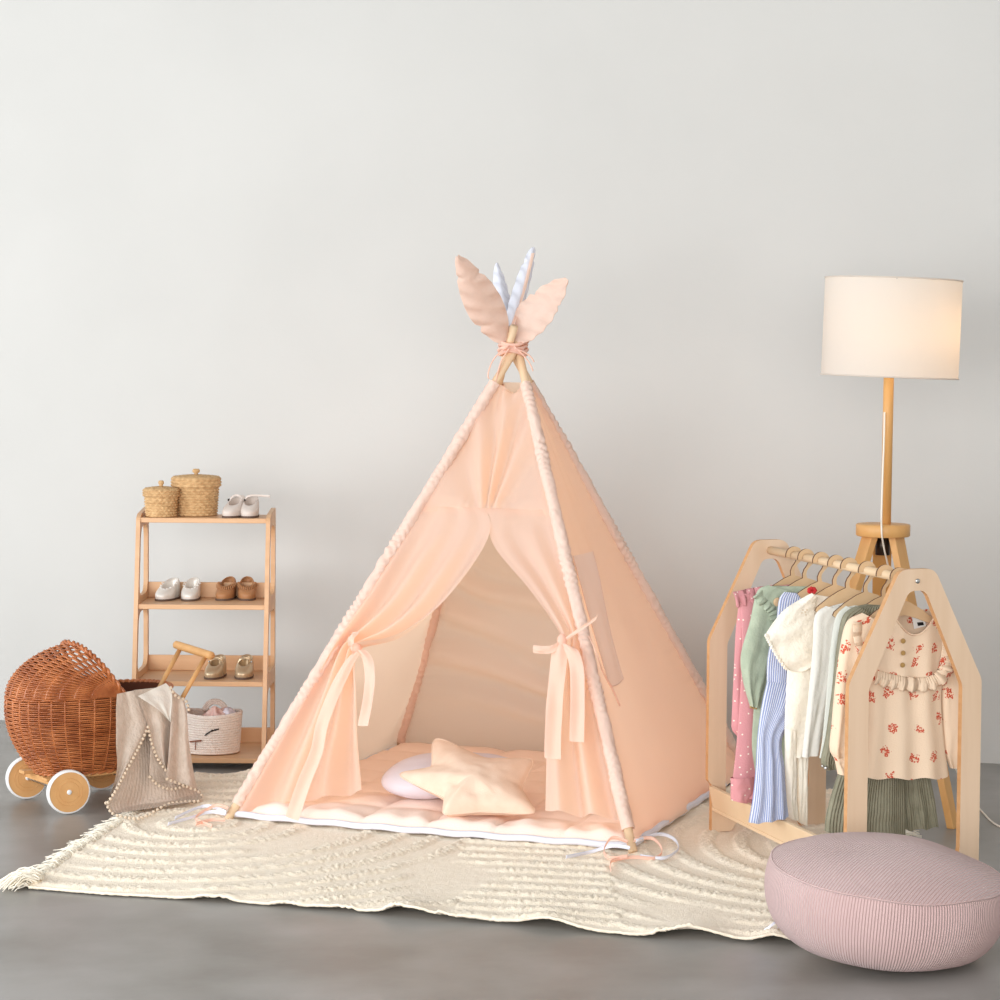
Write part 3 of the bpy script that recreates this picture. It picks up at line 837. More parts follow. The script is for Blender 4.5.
for q, rr3 in ((0,.040),(.007,.034),(.014,.028)):
    b.tube([rbc+V((.004+rr3*math.cos(a), RBB*.86, RH-.004+rr3*.95*math.sin(a))) for a in [PI*k/20 for k in range(21)]], .0042, 8)
make_obj('handle', b, M['rope'], t)
b = B()
for q, rr3 in ((0,.040),(.007,.034),(.014,.028)):
    b.tube([rbc+V((-RA*.80, rr3*math.cos(a), RH-.004+rr3*.45*math.sin(a))) for a in [PI*k/20 for k in range(21)]], .0042, 8)
make_obj('handle', b, M['rope'], t)
def on_rb(x, y):
    d = ray(x, y); # hit the basket's front
    for k in range(400):
        s_ = 6.9+k*.0025; p = CAMP+d*(s_/d.y) 
        if ((p.x-rbc.x)/(RA+.001))**2+((p.y-rbc.y)/(RBB+.001))**2 <= 1.0: return p-V((0,.003,0))
    return CAMP+d*(7.52/d.y)
b = B()
b.tube(vs([on_rb(205,735.5), on_rb(208,733), on_rb(213,730.5), on_rb(219,729)], 14), .0023, 6)
for x0, y0, x1, y1 in ((209,733,212.5,729.5),(212,731.5,215.5,729),(215.5,730.5,219,728.5)): b.tube([on_rb(x0,y0), on_rb(x1,y1)], .0018, 6)
make_obj('eyelash_stitching', b, M['black'], t)
b = B()
b.tube([on_rb(190,741.5), on_rb(196,741), on_rb(201.5,740.5)], .0028, 6); b.tube([on_rb(195.5,741), on_rb(195.5,750)], .0016, 6)
make_obj('nose_stitching', b, M['leather_tag'], t)
t2c = rbc+V((.03,-.005,.075))
b = B()
def bundle(u, v):
    a = 2*PI*u; ph = PI*(v-.5)
    x = .055*math.cos(ph)*math.cos(a); y = .045*math.cos(ph)*math.sin(a); z = .048*math.sin(ph)
    d = V((x, y, z)); k = 1+.30*nz(x*45, y*45, z*45)+.1*math.sin(a*5+z*90)
    return t2c+d*k+V((-.01,0,.022))
b.grid(bundle, 48, 30, cu=True)
b2 = b
o = make_obj('folded_clothes', b, M['g_pinkbundle']); tag(o, 'pink crumpled baby clothes sticking out of the rope basket', 'clothes')
b = B()
def bundle2(u, v):
    a = 2*PI*u; ph = PI*(v-.5); x = .028*math.cos(ph)*math.cos(a); y = .035*math.cos(ph)*math.sin(a); z = .030*math.sin(ph)
    return rbc+V((.060,-.005,.118))+V((x,y,z))*(1+.35*nz(x*60, y*60, z*60+4))
b.grid(bundle2, 40, 24, cu=True)
o = make_obj('folded_clothes', b, M['lilac']); tag(o, 'pale rolled baby cloth at the tent side of the rope basket', 'clothes')

# ------------------------------------------------------------------ doll pram
pa = V((.79,.61,0)).normalized(); pb = V((-.61,.79,0)).normalized(); pz = V((0,0,1))
pcn = V((-1.245, 6.965, 0))
def PP(u, v, z): return pcn+pa*u+pb*v+pz*z
pram = thing('doll_pram', 'brown wicker doll pram with hood and wooden wheels standing left of the shelf rack', 'doll pram', tuple(pcn))
PA, PBW, ZB, ZR = .262, .136, .104, .338
HU0, HH = .050, .140
def hull(th, z, off=0):
    f = (z-ZB)/(ZR-ZB)
    s = .64+.36*math.sin(min(1, f*1.02)*PI/2)**.75
    bul = 1+.03*math.sin(PI*f)
    ca, sa = math.cos(th), math.sin(th)
    x = (PA*s*bul+off)*math.copysign(abs(ca)**.95, ca); y = (PBW*s*bul+off)*math.copysign(abs(sa)**.8, sa)
    if ca < 0: x *= 1.0
    return PP(x, y, z)
def hood(psi, ph, off=0):
    """psi 0 near hinge .. pi far hinge; ph 0 at the rim (left) .. up to the front edge"""
    sp = math.sin(psi)**.8; 
    A_ = PA+HU0
    x = HU0-(A_+off)*math.cos(ph)**.85*sp
    zz = ZR+(HH+off)*math.sin(ph)*sp*(1.0+.10*math.sin(ph))
    return PP(x, -(PBW+off)*math.copysign(abs(math.cos(psi))**.8, math.cos(psi)), zz)
b = B()
NR = 37; NS = 34
for k in range(NR):
    z = ZB+.004+(ZR-ZB-.006)*k/(NR-1)
    pts = [hull(2*PI*i/136, z, .0030*math.cos(2*PI*i/136*NS/2*2/1*.5+PI*k)) for i in range(136)]
    b.tube(pts, .0029, 5, closed=True)
make_obj('basket_hull', b, M['wicker'], pram)
b = B()
for i in range(NS):
    th = 2*PI*(i+.5)/NS
    b.tube([hull(th, ZB+(ZR-ZB)*j/14) for j in range(15)], .0032, 6)
make_obj('stakes', b, M['wicker'], pram)
b = B(); b.grid(lambda u, v: hull(2*PI*u, ZB+(ZR-ZB)*v, -.006), 60, 12, cu=True)  # liner behind the strands and floor, coloured dark for shade between strands
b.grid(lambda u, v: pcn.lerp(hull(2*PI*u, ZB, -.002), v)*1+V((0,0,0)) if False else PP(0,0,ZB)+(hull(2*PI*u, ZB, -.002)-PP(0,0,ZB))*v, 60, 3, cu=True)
make_obj('shaded_liner', b, M['wicker_shade'], pram)
b = B()
PHM = R(74); NH = 34; NPS = 17
for k in range(NH):
    ph = PHM*k/(NH-1)
    pts = [hood(PI*i/90, ph, .0030*math.cos(PI*i/90*NPS+PI*k)) for i in range(91)]
    b.tube(pts, .0030, 5)
make_obj('hood', b, M['wicker'], pram)
b = B()
for i in range(NPS):
    ps = PI*(i+.5)/NPS
    b.tube([hood(ps, PHM*j/24) for j in range(25)], .0034, 6)
make_obj('hood_ribs', b, M['wicker'], pram)
# braided rims
b = B(); b_2 = B(); b_3 = B()
for q in range(2):
    b.tube([hood(PI*i/80, PHM, .003+.005*math.cos(i*.9+q*PI))+pa*.005*math.sin(i*.9+q*PI)-pa*.004 for i in range(81)], .0052, 7)
    b_2.tube([hull(-1.42+2.84*i/100, ZR, .002+.004*math.cos(i*.9+q*PI))+pz*.004*math.sin(i*.9+q*PI) for i in range(101)], .0050, 7)
    b_3.tube([hull(2*PI*i/140, ZB, .002+.004*math.cos(i*.9+q*PI))+pz*.003*math.sin(i*.9+q*PI) for i in range(140)], .0045, 7, closed=True)
for q in (b, b_2, b_3): make_obj('braided_rim', q, M['wicker'], pram)
rotp = Matrix((pa, pb, pz)).transposed()
b = B()
WU, WV, WR = .130, .138, .066
for u in (-WU, WU): b.box(PP(u, 0, .082), (.045, WV*2-.03, .022), rotp)
for v in (-.075, .075): b.box(PP(0, v, .0985), (WU*2+.12, .034, .010), rotp)
make_obj('chassis', b, M['wheel_wood'], pram, smooth=False, bevel=.002)
wheels = [(-1.272,6.768),(-1.440,6.988),(-1.072,6.925),(-1.240,7.140)]
axd = V((-.45,.89,0)).normalized()
for i, (x, y) in enumerate(wheels):
    c = V((x, y, WR+.0012)); 
    b = B()
    b.lathe(c, [(.001,-.009),(.012,-.009),(.0125,-.0082),(.030,-.0082),(.0305,-.009),(.031,-.0082),(.040,-.0082),(.0405,-.009),(.041,-.0082),(.060,-.0085),(.060,.0085),(.001,.0085)], 64, axis=axd)
    w_ = make_obj('wheel', b, M['wheel_wood'], pram, smooth=False)
    b = B(); b.lathe(c, [(.0595,-.0105),(.064,-.0100),(.0655,-.006),(.0655,.006),(.064,.0100),(.0595,.0105)], 64, axis=axd, caps=False); make_obj('tyre', b, M['rubber'], w_)
    b = B(); b.lathe(c, [(.001,-.0125),(.0065,-.0125),(.0075,-.010),(.0075,-.008)], 20, axis=axd); make_obj('hub_cap', b, M['rubber'], w_)
for s_ in (-WU, WU):
    pass
b = B()
b.tube([V((wheels[0][0],wheels[0][1],WR)), V((wheels[1][0],wheels[1][1],WR))], .005, 8); b.tube([V((wheels[2][0],wheels[2][1],WR)), V((wheels[3][0],wheels[3][1],WR))], .005, 8)
make_obj('axle', b, M['steel'], pram)
b = B()
hL, hR = AT(177,645,7.22), AT(210.5,655.5,7.08)
b.tube([hL-(hR-hL)*.03, hL, hR, hR+(hR-hL)*.03], [.0125,.0128,.0128,.0125], 16)
b.tube([AT(156,694,7.10), AT(180,649,7.207)], .0074, 12); b.tube([AT(180,702,6.98), AT(206.5,655,7.098)], .0074, 12)
make_obj('push_handle', b, M['wheel_wood'], pram)

# ------------------------------------------------------------------ blanket
def bl(x, y, off=0):
    Y = 6.81+.0029*(x-118)-.10*(y-695)/120-off
    p = AT(x, y, Y)
    if p.z < .024: p = G(x, y, .024); 
    return p
def sheet(b, rows, off, amp, fr_, ph=0, nu=34, nv=60):
    RW = crom(rows, nv+1)
    def fn(u, v):
        q = RW[round(v*nv)]; x = q[0]+(q[2]-q[0])*u; y = q[1]+(q[3]-q[1])*u
        w = amp*math.sin(u*fr_+ph+v*1.5)*(.4+.6*v)+.004*nz(u*4+ph, v*5)+.0012*nz(x*.8, y*.8)
        return bl(x, y, off+w)
    b.grid(fn, nu, nv)
b = B()
sheet(b, [(119,698,170,690),(119,715,184,712),(118,745,186,742),(118,772,190,778),(110,795,200,792),(106,804,201,799),(112,814,186,803)], 0, .016, 10)
sheet(b, [(117,694,136,690),(116,708,142,706),(116,727,148,727),(116,745,140,746),(117,768,128,769),(112,790,115.5,791),(106,803,107.5,804.5)], .034, .012, 8, 1)
sheet(b, [(134,690,172,686),(141,706,172,704),(148,727,171,726),(152,745,170,745),(158,760,169,761),(166,771,169,772.5)], .040, .013, 8, 2.4)
sheet(b, [(170,688,184,699),(171,705,187,715),(170,735,189,742),(168,760,193,768),(166,778,197,789)], .052, .014, 8, .3)
sheet(b, [(151,738,175,738),(150,757,180,760),(150,776,186,783),(158,783,190,785)], .022, .004, 9)
# over the rim into the pram
b.grid(lambda u, v: bl(117+54*u, 695-8*u, .03).lerp(bl(120+48*u, 693-7*u, -.10)+V((0,0,.0)), v), 20, 8)
blanket = make_obj('muslin_blanket', b, M['muslin'], loc=bl(150,815))
tag(blanket, 'greyish beige muslin blanket with pompom trim draped over the wicker pram', 'blanket')
b = B(); sheet(b, [(138,696,166,683),(142,699,171,690),(150,704,172,701),(161,712,171,714),(168,720,171,722)], .062, .004, 12, 0, 20, 20)
o = make_obj('gauze_lining', b, M['g_white'], blanket); o['label'] = 'white gauze corner'
b = B()
def poms(pts, off, step=5.2):
    P = crom(pts, 200); L = 0; last = P[0]; nxt = 0
    for p in P:
        L += math.hypot(p[0]-last[0], p[1]-last[1]); last = p
        if L >= nxt:
            q = bl(p[0], p[1], off); b.ball(q, .0052, 8); nxt += step*.82
poms([(148,727),(140,745),(128,768),(116,790),(107,804)], .048)
poms([(148,727),(152,744),(158,759),(167,772)], .054)
poms([(150,777),(158,785),(170,789),(182,787),(191,782)], .034)
poms([(167,779),(178,783),(190,788),(198,791),(203,797)], .064)
poms([(106,803),(112,813),(125,817),(140,818),(155,811),(168,804),(182,802),(200,801)], .02)
poms([(171,688),(176,696),(186,701),(189,712)], .066)
o = make_obj('pompom_trim', b, M['pom'], blanket); o['kind'] = 'stuff'
# ------------------------------------------------------------------ clothes rack
CA = R(17.8)
ew = V((math.cos(CA), math.sin(CA), 0)); el = V((-math.sin(CA), math.cos(CA), 0))
N0 = V((.868, 5.688, .0))
RW_, RHT, RL_ = .371, .835, .8826
RZ0 = .0125
def RF(u, v, w): return N0+ew*u+pz*(v+RZ0)+el*w
rack = thing('clothes_rack', 'light birch child clothes rack with house shaped ends and full rail', 'clothes rack', tuple(N0+ew*RW_/2+el*RL_/2))
def end_panel(w, nm):
    W_ = RW_; H = RHT; sh = .552; tl = W_/2-.048; tr = W_/2+.048
    outer = arc_poly([(0.013,0),(.075,0),(.095,.035),(W_-.095,.035),(W_-.075,0),(W_,0),(W_,sh),(tr,H),(tl,H),(0,sh),(0,.150),(.013,.135)], [.004,.006,.03,.03,.006,.004,.012,.022,.022,.012,.006,.006], 5)
    lw = .055
    inner = arc_poly([(lw,.098),(W_-lw,.098),(W_-lw,sh-.012),(tr-.025,H-.054),(tl+.025,H-.054),(lw,sh-.012)], [.03,.03,.01,.018,.018,.01], 6)
    b = plate([outer, inner], .019, lambda u, v, q: RF(u, v, w+q), 1)
    make_obj('end_panel', b, [M['birch'], M['birch_edge']], rack, smooth=False, bevel=.0015)
end_panel(0, ''); end_panel(RL_, '')
RODZ = RHT-.030
b = B(); b.tube([RF(RW_/2, RODZ, .008), RF(RW_/2, RODZ, RL_-.008)], .0118, 18)
make_obj('hanging_rail', b, M['pine'], rack)
b = B(); b.lathe(RF(RW_/2, RODZ, -.0095), [(.001,-.003),(.005,-.003),(.0065,-.001),(.0065,.0)], 16, axis=el)
make_obj('bolt', b, M['steel'], rack)
# side stretcher: a tilted board with a narrow ledge
b = B(); rr9 = Matrix((ew, el, pz)).transposed()
b.box(RF(.040, .068, RL_/2), (.056, RL_-.022, .010), rr9)
make_obj('ledge', b, M['pine'], rack, smooth=False, bevel=.0015)
b = B(); b.box(RF(.014, .102, RL_/2), (.012, RL_-.022, .068), rr9 @ Matrix.Rotation(R(-12), 3, 'Y'))
make_obj('stretcher', b, M['pine'], rack, smooth=False, bevel=.002)

def rod_w(xpx):
    lo, hi = 0, RL_
    for _ in range(50):
        m = (lo+hi)/2
        if proj(RF(RW_/2, RODZ, m))[0] > xpx: lo = m
        else: hi = m
    return (lo+hi)/2
hooks = [792, 804, 819, 834, 847, 865, 883, 897]
hw = [rod_w(x+2) for x in hooks]
# ------------------------------------------------------------------ hangers
def hanger(w, label, yaw=0, half=.098):
    c = RF(RW_/2, RODZ, w)
    rz = Matrix.Rotation(R(yaw), 3, 'Z'); e1 = rz @ ew; e2 = rz @ el
    # hook: open ring resting on the rail
    ri, ro = .0125, .0255
    def q(r, a): return (r*math.cos(a), r*math.sin(a)-.0005)
    outer = [q(ro, R(a)) for a in range(190, -41, -10)]
    path_o = outer+[(.010,-.026),(.002,-.036),(.0005,-.046),(.003,-.056)]
    sh = [(.03,-.064),(.062,-.082),(half-.004,-.106),(half,-.115),(half-.008,-.121),(.05,-.106),(.02,-.098),(-.02,-.098),(-.05,-.106),(-half+.008,-.121),(-half,-.115),(-half+.004,-.106),(-.062,-.082),(-.03,-.064),(-.010,-.056)]
    back = [(-.0105,-.044),(-.006,-.032),(.002,-.022)]
    inner = [q(ri, R(a)) for a in range(-50, 191, 10)]
    lp = path_o+sh+back+inner
    b = plate([lp], .0060, lambda u, v, t_: c+e1*u+pz*v+e2*t_, 1)
    o = make_obj('wooden_hanger', b, [M['hanger_wood'], M['burnt']], smooth=False)
    tag(o, label, 'hanger', 'wooden hangers on the rail')
hl = ['flat wooden hanger holding the pink dotted romper, farthest from the camera',
      'flat wooden hanger holding the sage green cardigan',
      'flat wooden hanger holding the blue striped dress',
      'flat wooden hanger holding the cream frilled romper',
      'flat wooden hanger holding the plain white shirt',
      'flat wooden hanger holding the pale grey green shirt behind the olive set',
      'flat wooden hanger holding the olive green top and trousers',
      'flat wooden hanger holding the floral blouse, nearest the camera']
for w, l in zip(hw, hl): hanger(w, l)

# ------------------------------------------------------------------ garments
class Garment:
    def __init__(s, k, name, label, cat, m, off=0):
        s.w = hw[k]; s.P = RF(RW_/2, RODZ, s.w-off); s.m = m
        s.t = thing(name, label, cat, tuple(RF(RW_/2, .07, s.w)))
    def pt(s, x, y, off=0): return PLN(x, y, s.P-el*off, el)
    def tube(s, name, rows, off=0, folds=(3, .006), neck=None, nv=60, nu=72, ph=0, m=None, hemw=0, cap=False, grow=1.0, lab=None, swing=0):
        RWS = crom(rows, nv+1)
        L0 = [s.pt(q[0], q[1], off+swing*i/nv) for i, q in enumerate(RWS)]; R0 = [s.pt(q[2], q[3], off+swing*i/nv) for i, q in enumerate(RWS)]
        wav = max((a-c).length for a, c in zip(L0, R0))
        nf_, fa = folds
        pos = {}
        def fn(u, v):
            i = round(v*nv); a = 2*PI*u; th = RWS[i][4]
            sx = .5-.5*math.cos(a); f = math.sin(a)
            p = L0[i].lerp(R0[i], sx)
            mid = 1-abs(2*sx-1)**4
            g = (v**.6*grow+1-grow)
            fold = fa*g*mid*math.sin(2*PI*nf_*sx+ph+.8*nz(v*2, ph)+(.6 if f < 0 else 0))
            fold += .003*nz(sx*5+ph, v*6, 1 if f > 0 else 5)*mid
            q = p-el*(th*math.copysign(abs(f)**.6, f)*(.55+.45*mid)+fold)
            if neck and f > 0:
                xp = proj(q)[0]; k = (xp-neck[0])/neck[1]
                if abs(k) < 1: q.z = min(q.z, s.pt(neck[0], neck[2]-(neck[2]-neck[3])*k*k, off).z)
            if hemw: q.z += hemw*math.sin(2*PI*nf_*sx+ph+1)*v**4
            pos[(u, v)] = (sx*wav+(0 if f > 0 else .37), q.z)
            return q
        b = B(); b.grid(fn, nu, nv, cu=True, uvfn=lambda u, v: pos[(u, v)])
        if cap:
            n = len(b.v); b.f.append(tuple(range(nu))); b.mi.append(0)
        o = make_obj(name, b, m or s.m, s.t)
        if lab: o['label'] = lab
        return o
    def frill(s, name, path, h, off, n, amp, dirn=None, m=None):
        P = crom(path, 90)
        def fn(u, v):
            q = P[round(u*89)]
            p = s.pt(q[0], q[1], off)
            a = P[min(89, round(u*89)+1)]; c = P[max(0, round(u*89)-1)]
            if dirn is None: dx, dy = -(a[1]-c[1]), (a[0]-c[0])
            else: dx, dy = dirn
            l = math.hypot(dx, dy); hh = h*(1+.08*math.sin(u*n*2*PI))
            e = s.pt(q[0]+dx/l*hh, q[1]+dy/l*hh, off+.008)
            r = p.lerp(e, v); return r-el*(amp*math.sin(u*n*2*PI)*v+.006*math.sin(v*PI))
        b = B(); b.grid(fn, 178, 10, uvfn=lambda u, v: (u*.2+.6, v*.05+.3))
        # keep path samples aligned
        return make_obj(name, b, m or s.m, s.t, solid=.0012)

# 1 pink dotted romper
g = Garment(0, 'pink_romper', 'pink romper with tiny white dots hanging at the far end of the rail', 'romper', M['g_pink'])
g.tube('body', [(745,589,800,583,.006),(741,600,805,597,.012),(742,630,802,628,.014),(741,680,800,680,.016),(737,740,798,738,.018),(733,778,796,772,.018),(731,799,770,796,.020)], 0, (2.5,.006), swing=.09)
g.tube('sleeve', [(740,594,752,592,.010),(736,630,751,632,.012),(734,670,750,675,.012),(732,715,748,712,.012),(732,729,745,724,.010),(738,737,741,735,.006)], .014, (1,.003))
g.frill('collar', [(733,592),(742,590),(752,588),(764,586),(772,585)], 15, .014, 5, .006)
g.tube('leg_cuff', [(731,778,753,776,.021),(731,790,754,789,.022),(731,800,752,804,.020)], .088, (1,.002), nv=12)
# 2 green cardigan
g = Garment(1, 'green_cardigan', 'sage green cardigan with scalloped collar hanging beside the pink romper', 'cardigan', M['g_green'])
g.tube('body', [(770,586,812,586,.008),(757,594,838,598,.014),(757,630,836,635,.016),(755,690,815,690,.018),(752,740,800,738,.016),(752,777,790,775,.016)], 0, (3,.006))
g.tube('sleeve', [(768,585,792,592,.010),(757,592,780,612,.014),(750,622,775,640,.016),(741,655,768,668,.016),(743,680,762,690,.014),(750,706,757,708,.010)], .018, (1.2,.005), ph=.5)
g.frill('collar', [(762,590),(768,598),(775,604),(780,612),(782,622)], 11, .026, 6, .004)
b = B(); b.ball(g.pt(777.5,602,.040), .0125, 14, sc3=(1,.35,1), rot=Matrix((ew,el,pz)).transposed()); make_obj('hanger_tip', b, M['hanger_wood'], g.t)  # added disc standing for the rounded tip of the striped dress hanger
b = B()
for i, p in enumerate(((751,707),(753.5,708),(756,708))): b.ball(g.pt(p[0], p[1], .02), .004, 8)
make_obj('cuff_beads', b, M['button'], g.t)
# 3 blue striped dress
g = Garment(2, 'striped_dress', 'blue and white striped sleeveless dress hanging between green cardigan and cream romper', 'dress', M['g_blue'])
g.tube('bodice', [(784,592,850,597,.005),(779,600,853,606,.012),(776,622,845,625,.014),(769,650,838,650,.015),(767,668,832,668,.015),(767,685,828,685,.014)], 0, (2,.003), neck=(816,18,606,594))
g.tube('skirt', [(767,682,826,682,.014),(762,705,812,704,.020),(758,735,783,735,.022),(756,770,784,768,.024),(753,800,786,798,.026),(749,823,788,816,.028)], .002, (3,.008), hemw=.002, swing=.15)
# 4 cream romper
g = Garment(3, 'cream_romper', 'cream frilled collar romper with long legs hanging beside the striped dress', 'romper', M['g_cream'])
g.tube('body', [(812,594,848,600,.006),(796,603,862,610,.012),(789,625,866,632,.015),(788,660,862,665,.016),(785,720,832,720,.016),(785,757,809,757,.016)], 0, (2.5,.005))
g.tube('leg', [(785,728,797,730,.015),(785,740,797,742,.014),(785,770,797,772,.014),(786,800,797,800,.013),(788,818,799,821,.012)], .004, (1,.003))
g.tube('leg', [(796,735,809,735,.015),(796,765,808,765,.015),(797,795,807,797,.014),(798,822,807,826,.012)], -.004, (1,.003), ph=2)
def cape(u, v):
    top = crom([(812,593),(796,602),(782,612),(766,634),(770,642),(777,655),(786,668),(800,672),(812,668)], 61)[round(u*60)]
    inn = crom([(818,598),(816,602),(815,606),(815,612),(816,620),(818,628),(820,640),(822,650),(824,655)], 61)[round(u*60)]
    x = inn[0]+(top[0]-inn[0])*v; y = inn[1]+(top[1]-inn[1])*v
    return g.pt(x, y, .022+.012*math.sin(PI*v)+.006*math.sin(u*26+v*2)*v**1.5+.004*nz(u*9, v*5))
b = B(); b.grid(cape, 60, 24, uvfn=lambda u, v: (u, v)); make_obj('frilled_collar', b, M['g_cream'], g.t, solid=.002)
b = B(); lace = crom([(766,635),(770,643),(777,656),(786,669)], 40)
for i, p in enumerate(lace): b.ball(g.pt(p[0]+.8*math.sin(i*2), p[1], .030), .0042, 6)
make_obj('lace_edge', b, M['g_cream'], g.t)
b = B()
for p in ((803,610),(805,612),(807,610),(802,613),(806,615)): b.ball(g.pt(p[0], p[1], .040), .0016, 6)
make_obj('embroidery', b, M['button'], g.t)
b = B(); b.ball(RF(RW_/2,RODZ,hw[3])+V((0,0,0)), .001, 4) ; b = B()
for i in range(7): b.ball(g.pt(812+3*math.cos(i*.9), 590.5+2*math.sin(i*.9), .012), .006, 8)
make_obj('bow', b, M['red'], g.t)
# 5 white shirt
g = Garment(4, 'white_shirt', 'plain white long sleeved shirt hanging between cream romper and green clothes', 'shirt', M['g_white'])
g.tube('body', [(843,602,872,608,.008),(820,612,895,622,.014),(818,640,892,650,.016),(817,690,885,690,.018),(818,735,870,732,.018)], 0, (2.5,.005), neck=(858,12,612,602))
g.tube('sleeve', [(826,606,846,612,.012),(815,616,838,630,.014),(813,645,834,655,.015),(810,680,829,690,.014),(806,720,824,720,.013),(802,757,818,755,.012)], .018, (1.2,.005), ph=1.2)
g.frill('collar', [(832,606),(845,603),(858,601)], 6, .02, 2, .002)
# 6 pale grey green shirt
g = Garment(5, 'pale_green_shirt', 'pale grey green shirt showing only its edge behind the olive top', 'shirt', M['g_pale'])
g.tube('body', [(852,605,885,608,.008),(840,613,905,618,.014),(840,650,902,655,.015),(841,700,895,700,.016),(842,735,890,735,.016)], 0, (2,.004))
g.tube('sleeve', [(846,606,858,612,.010),(836,617,850,628,.012),(831,645,844,650,.012),(827,690,840,695,.012),(823,735,836,738,.012),(819.5,758,832,758,.010)], .010, (1,.003))
# 7 olive set
g = Garment(6, 'olive_tunic', 'olive green gauze top with long sleeves hanging behind the floral blouse', 'top', M['g_sage'])
g.tube('body', [(866,604,900,606,.008),(852,612,920,616,.014),(852,650,918,655,.016),(850,700,922,702,.018),(850,760,925,760,.018)], 0, (3,.006))
g.tube('sleeve', [(856,606,870,614,.012),(843,616,860,630,.014),(837,645,852,655,.014),(832,690,848,700,.014),(826,735,843,742,.015),(821,760,842,765,.014),(825,770,840,769,.010)], .014, (1.3,.005), ph=.7)
b = B(); b.ball(g.pt(826,768,.03), .006, 10); b.ball(g.pt(822.5,766,.028), .004, 8); make_obj('button', b, M['steel'], g.t)
g2 = g
g = Garment(6, 'olive_trousers', 'wide olive green gauze trousers hanging below the floral blouse hem', 'trousers', M['g_sage'], .0)
g.tube('leg', [(845,762,903,766,.018),(838,775,904,780,.022),(830,800,905,806,.026),(826,818,905,824,.028),(825,831,905,836,.030)], .020, (2.5,.008), ph=2.2, hemw=.004)
g.tube('leg', [(895,762,926,762,.018),(898,780,930,778,.020),(898,800,934,798,.024),(899,815,936,812,.026),(900,829,938,826,.028)], -.008, (2.5,.008), ph=.4, hemw=.004)
g.tube('waistband', [(845,748,926,748,.020),(845,766,926,766,.021)], .008, (1,.001), nv=6)
# 8 floral blouse
g = Garment(7, 'floral_blouse', 'beige blouse with red flower sprigs and ruffled yoke hanging nearest the camera', 'blouse', M['g_floral'])
g.tube('body', [(886,612,941,609,.014),(872,620,944,618,.020),(868,640,945,640,.020),(866,668,943,668,.021),(864,705,941,703,.022),(861,745,944,745,.026),(857,777,948,777,.030)], .004, (3,.007), neck=(915,24,635,608), hemw=.003, nu=96, nv=90)
g.tube('sleeve', [(862,613,878,622,.014),(847,622,872,640,.020),(840,650,866,660,.022),(835,690,860,696,.022),(832,725,856,728,.024),(830,748,852,750,.024),(834,758,848,759,.014)], .012, (1.5,.008), ph=.9)
g.tube('sleeve', [(936,612,948,622,.012),(938,628,957,640,.018),(940,655,962,660,.020),(941,690,968,695,.020),(942,725,968,728,.022),(944,750,966,752,.022),(950,768,962,768,.012)], -.004, (1.5,.006), ph=1.9)
g.tube('cuff', [(834,757,848,758,.013),(836,765,850,766,.012),(838,774,852,776,.017)], .012, (2,.004), nv=12)
b = B(); b.tube([g.pt(915+24*k, 635-27*k*k, .020) for k in [-.95+1.9*i/24 for i in range(25)]], .0026, 6); make_obj('neckline_binding', b, M['g_floral'], g.t)
g.frill('ruffle', [(878,670),(892,674),(908,677),(925,677),(936,672),(940,660),(942,645),(941,634)], 14, .030, 13, .003)
g.frill('shoulder_ruffle', [(862,622),(862,635),(866,650),(872,665)], 9, .030, 5, .004)
for x, y in ((903,641),(903,653),(902.5,665)):
    b = B(); b.lathe(g.pt(x, y, .036), [(.001,-.003),(.0035,-.002),(.006,-.003),(.0065,0),(.001,.001)], 14, axis=el); make_obj('button', b, M['button'], g.t)
b = B(); q = [g.pt(x, y, -.008) for x, y in ((912,617),(924,615),(926,626),(914,629))]; b.add(q, [(0,1,2,3)])
o = make_obj('size_label', b, M['label'], g.t, smooth=False, solid=.001); 
b = B(); q = [g.pt(x, y, -.0065) for x, y in ((917,622.5),(923,622),(924,625),(918,626))]; b.add(q, [(0,1,2,3)])
make_obj('print', b, M['black'], o, smooth=False, solid=.0005)

# ------------------------------------------------------------------ floor lamp
LC = V((1.150, 6.905, 0))
ldisc = 1.4-(527-348)*6.905/2300
lamp = thing('floor_lamp', 'tripod floor lamp with white drum shade standing behind the clothes rack, switched on', 'lamp', tuple(LC))
dz_ = AT(883, 530, LC.y).z
dc = V((AT(883, 530, LC.y).x, LC.y, dz_))
b = B(); b.lathe(dc, [(.001,-.018),(.078,-.018),(.081,-.015),(.081,.015),(.078,.018),(.001,.018)], 56)
make_obj('disc', b, M['lamp_wood'], lamp)
ang = [R(-38), R(-158), R(82)]
foot_r = .29
for i, a in enumerate(ang):
    top = dc+V((math.cos(a), math.sin(a), 0))*.045-V((0,0,.018))
    ft = V((dc.x, dc.y, 0))+V((math.cos(a), math.sin(a), 0))*foot_r
    if i == 1: ft = V((.862, 6.80, .021))
    if i == 0: ft = V((G(953,828).x, G(953,828).y, 0))
    d = (ft-top).normalized(); rad = V((math.cos(a), math.sin(a), 0)); tan = V((-rad.y, rad.x, 0)); nn = tan.cross(d).normalized()
    b = B(); vv = []
    for p, wd_ in ((top, .058), (ft, .036)):
        for s1, s2 in ((-1,-1),(1,-1),(1,1),(-1,1)):
            q = p+tan*s1*wd_/2+nn*s2*.012
            q.z = p.z
            vv.append(q)
    b.add(vv, [(0,1,2,3),(7,6,5,4),(0,4,5,1),(1,5,6,2),(2,6,7,3),(3,7,4,0)])
    make_obj('leg', b, M['lamp_wood'], lamp, smooth=False, bevel=.002)
b = B(); b.lathe(dc-V((0,0,.075)), [(.001,0),(.022,.0),(.022,.056),(.001,.057)], 20); make_obj('bracket', b, M['metal'], lamp)
shc = AT(891.5, 328, LC.y)
pt_ = AT(889, 385, LC.y); 
pole_t = V((shc.x-.005, LC.y, shc.z+.02))
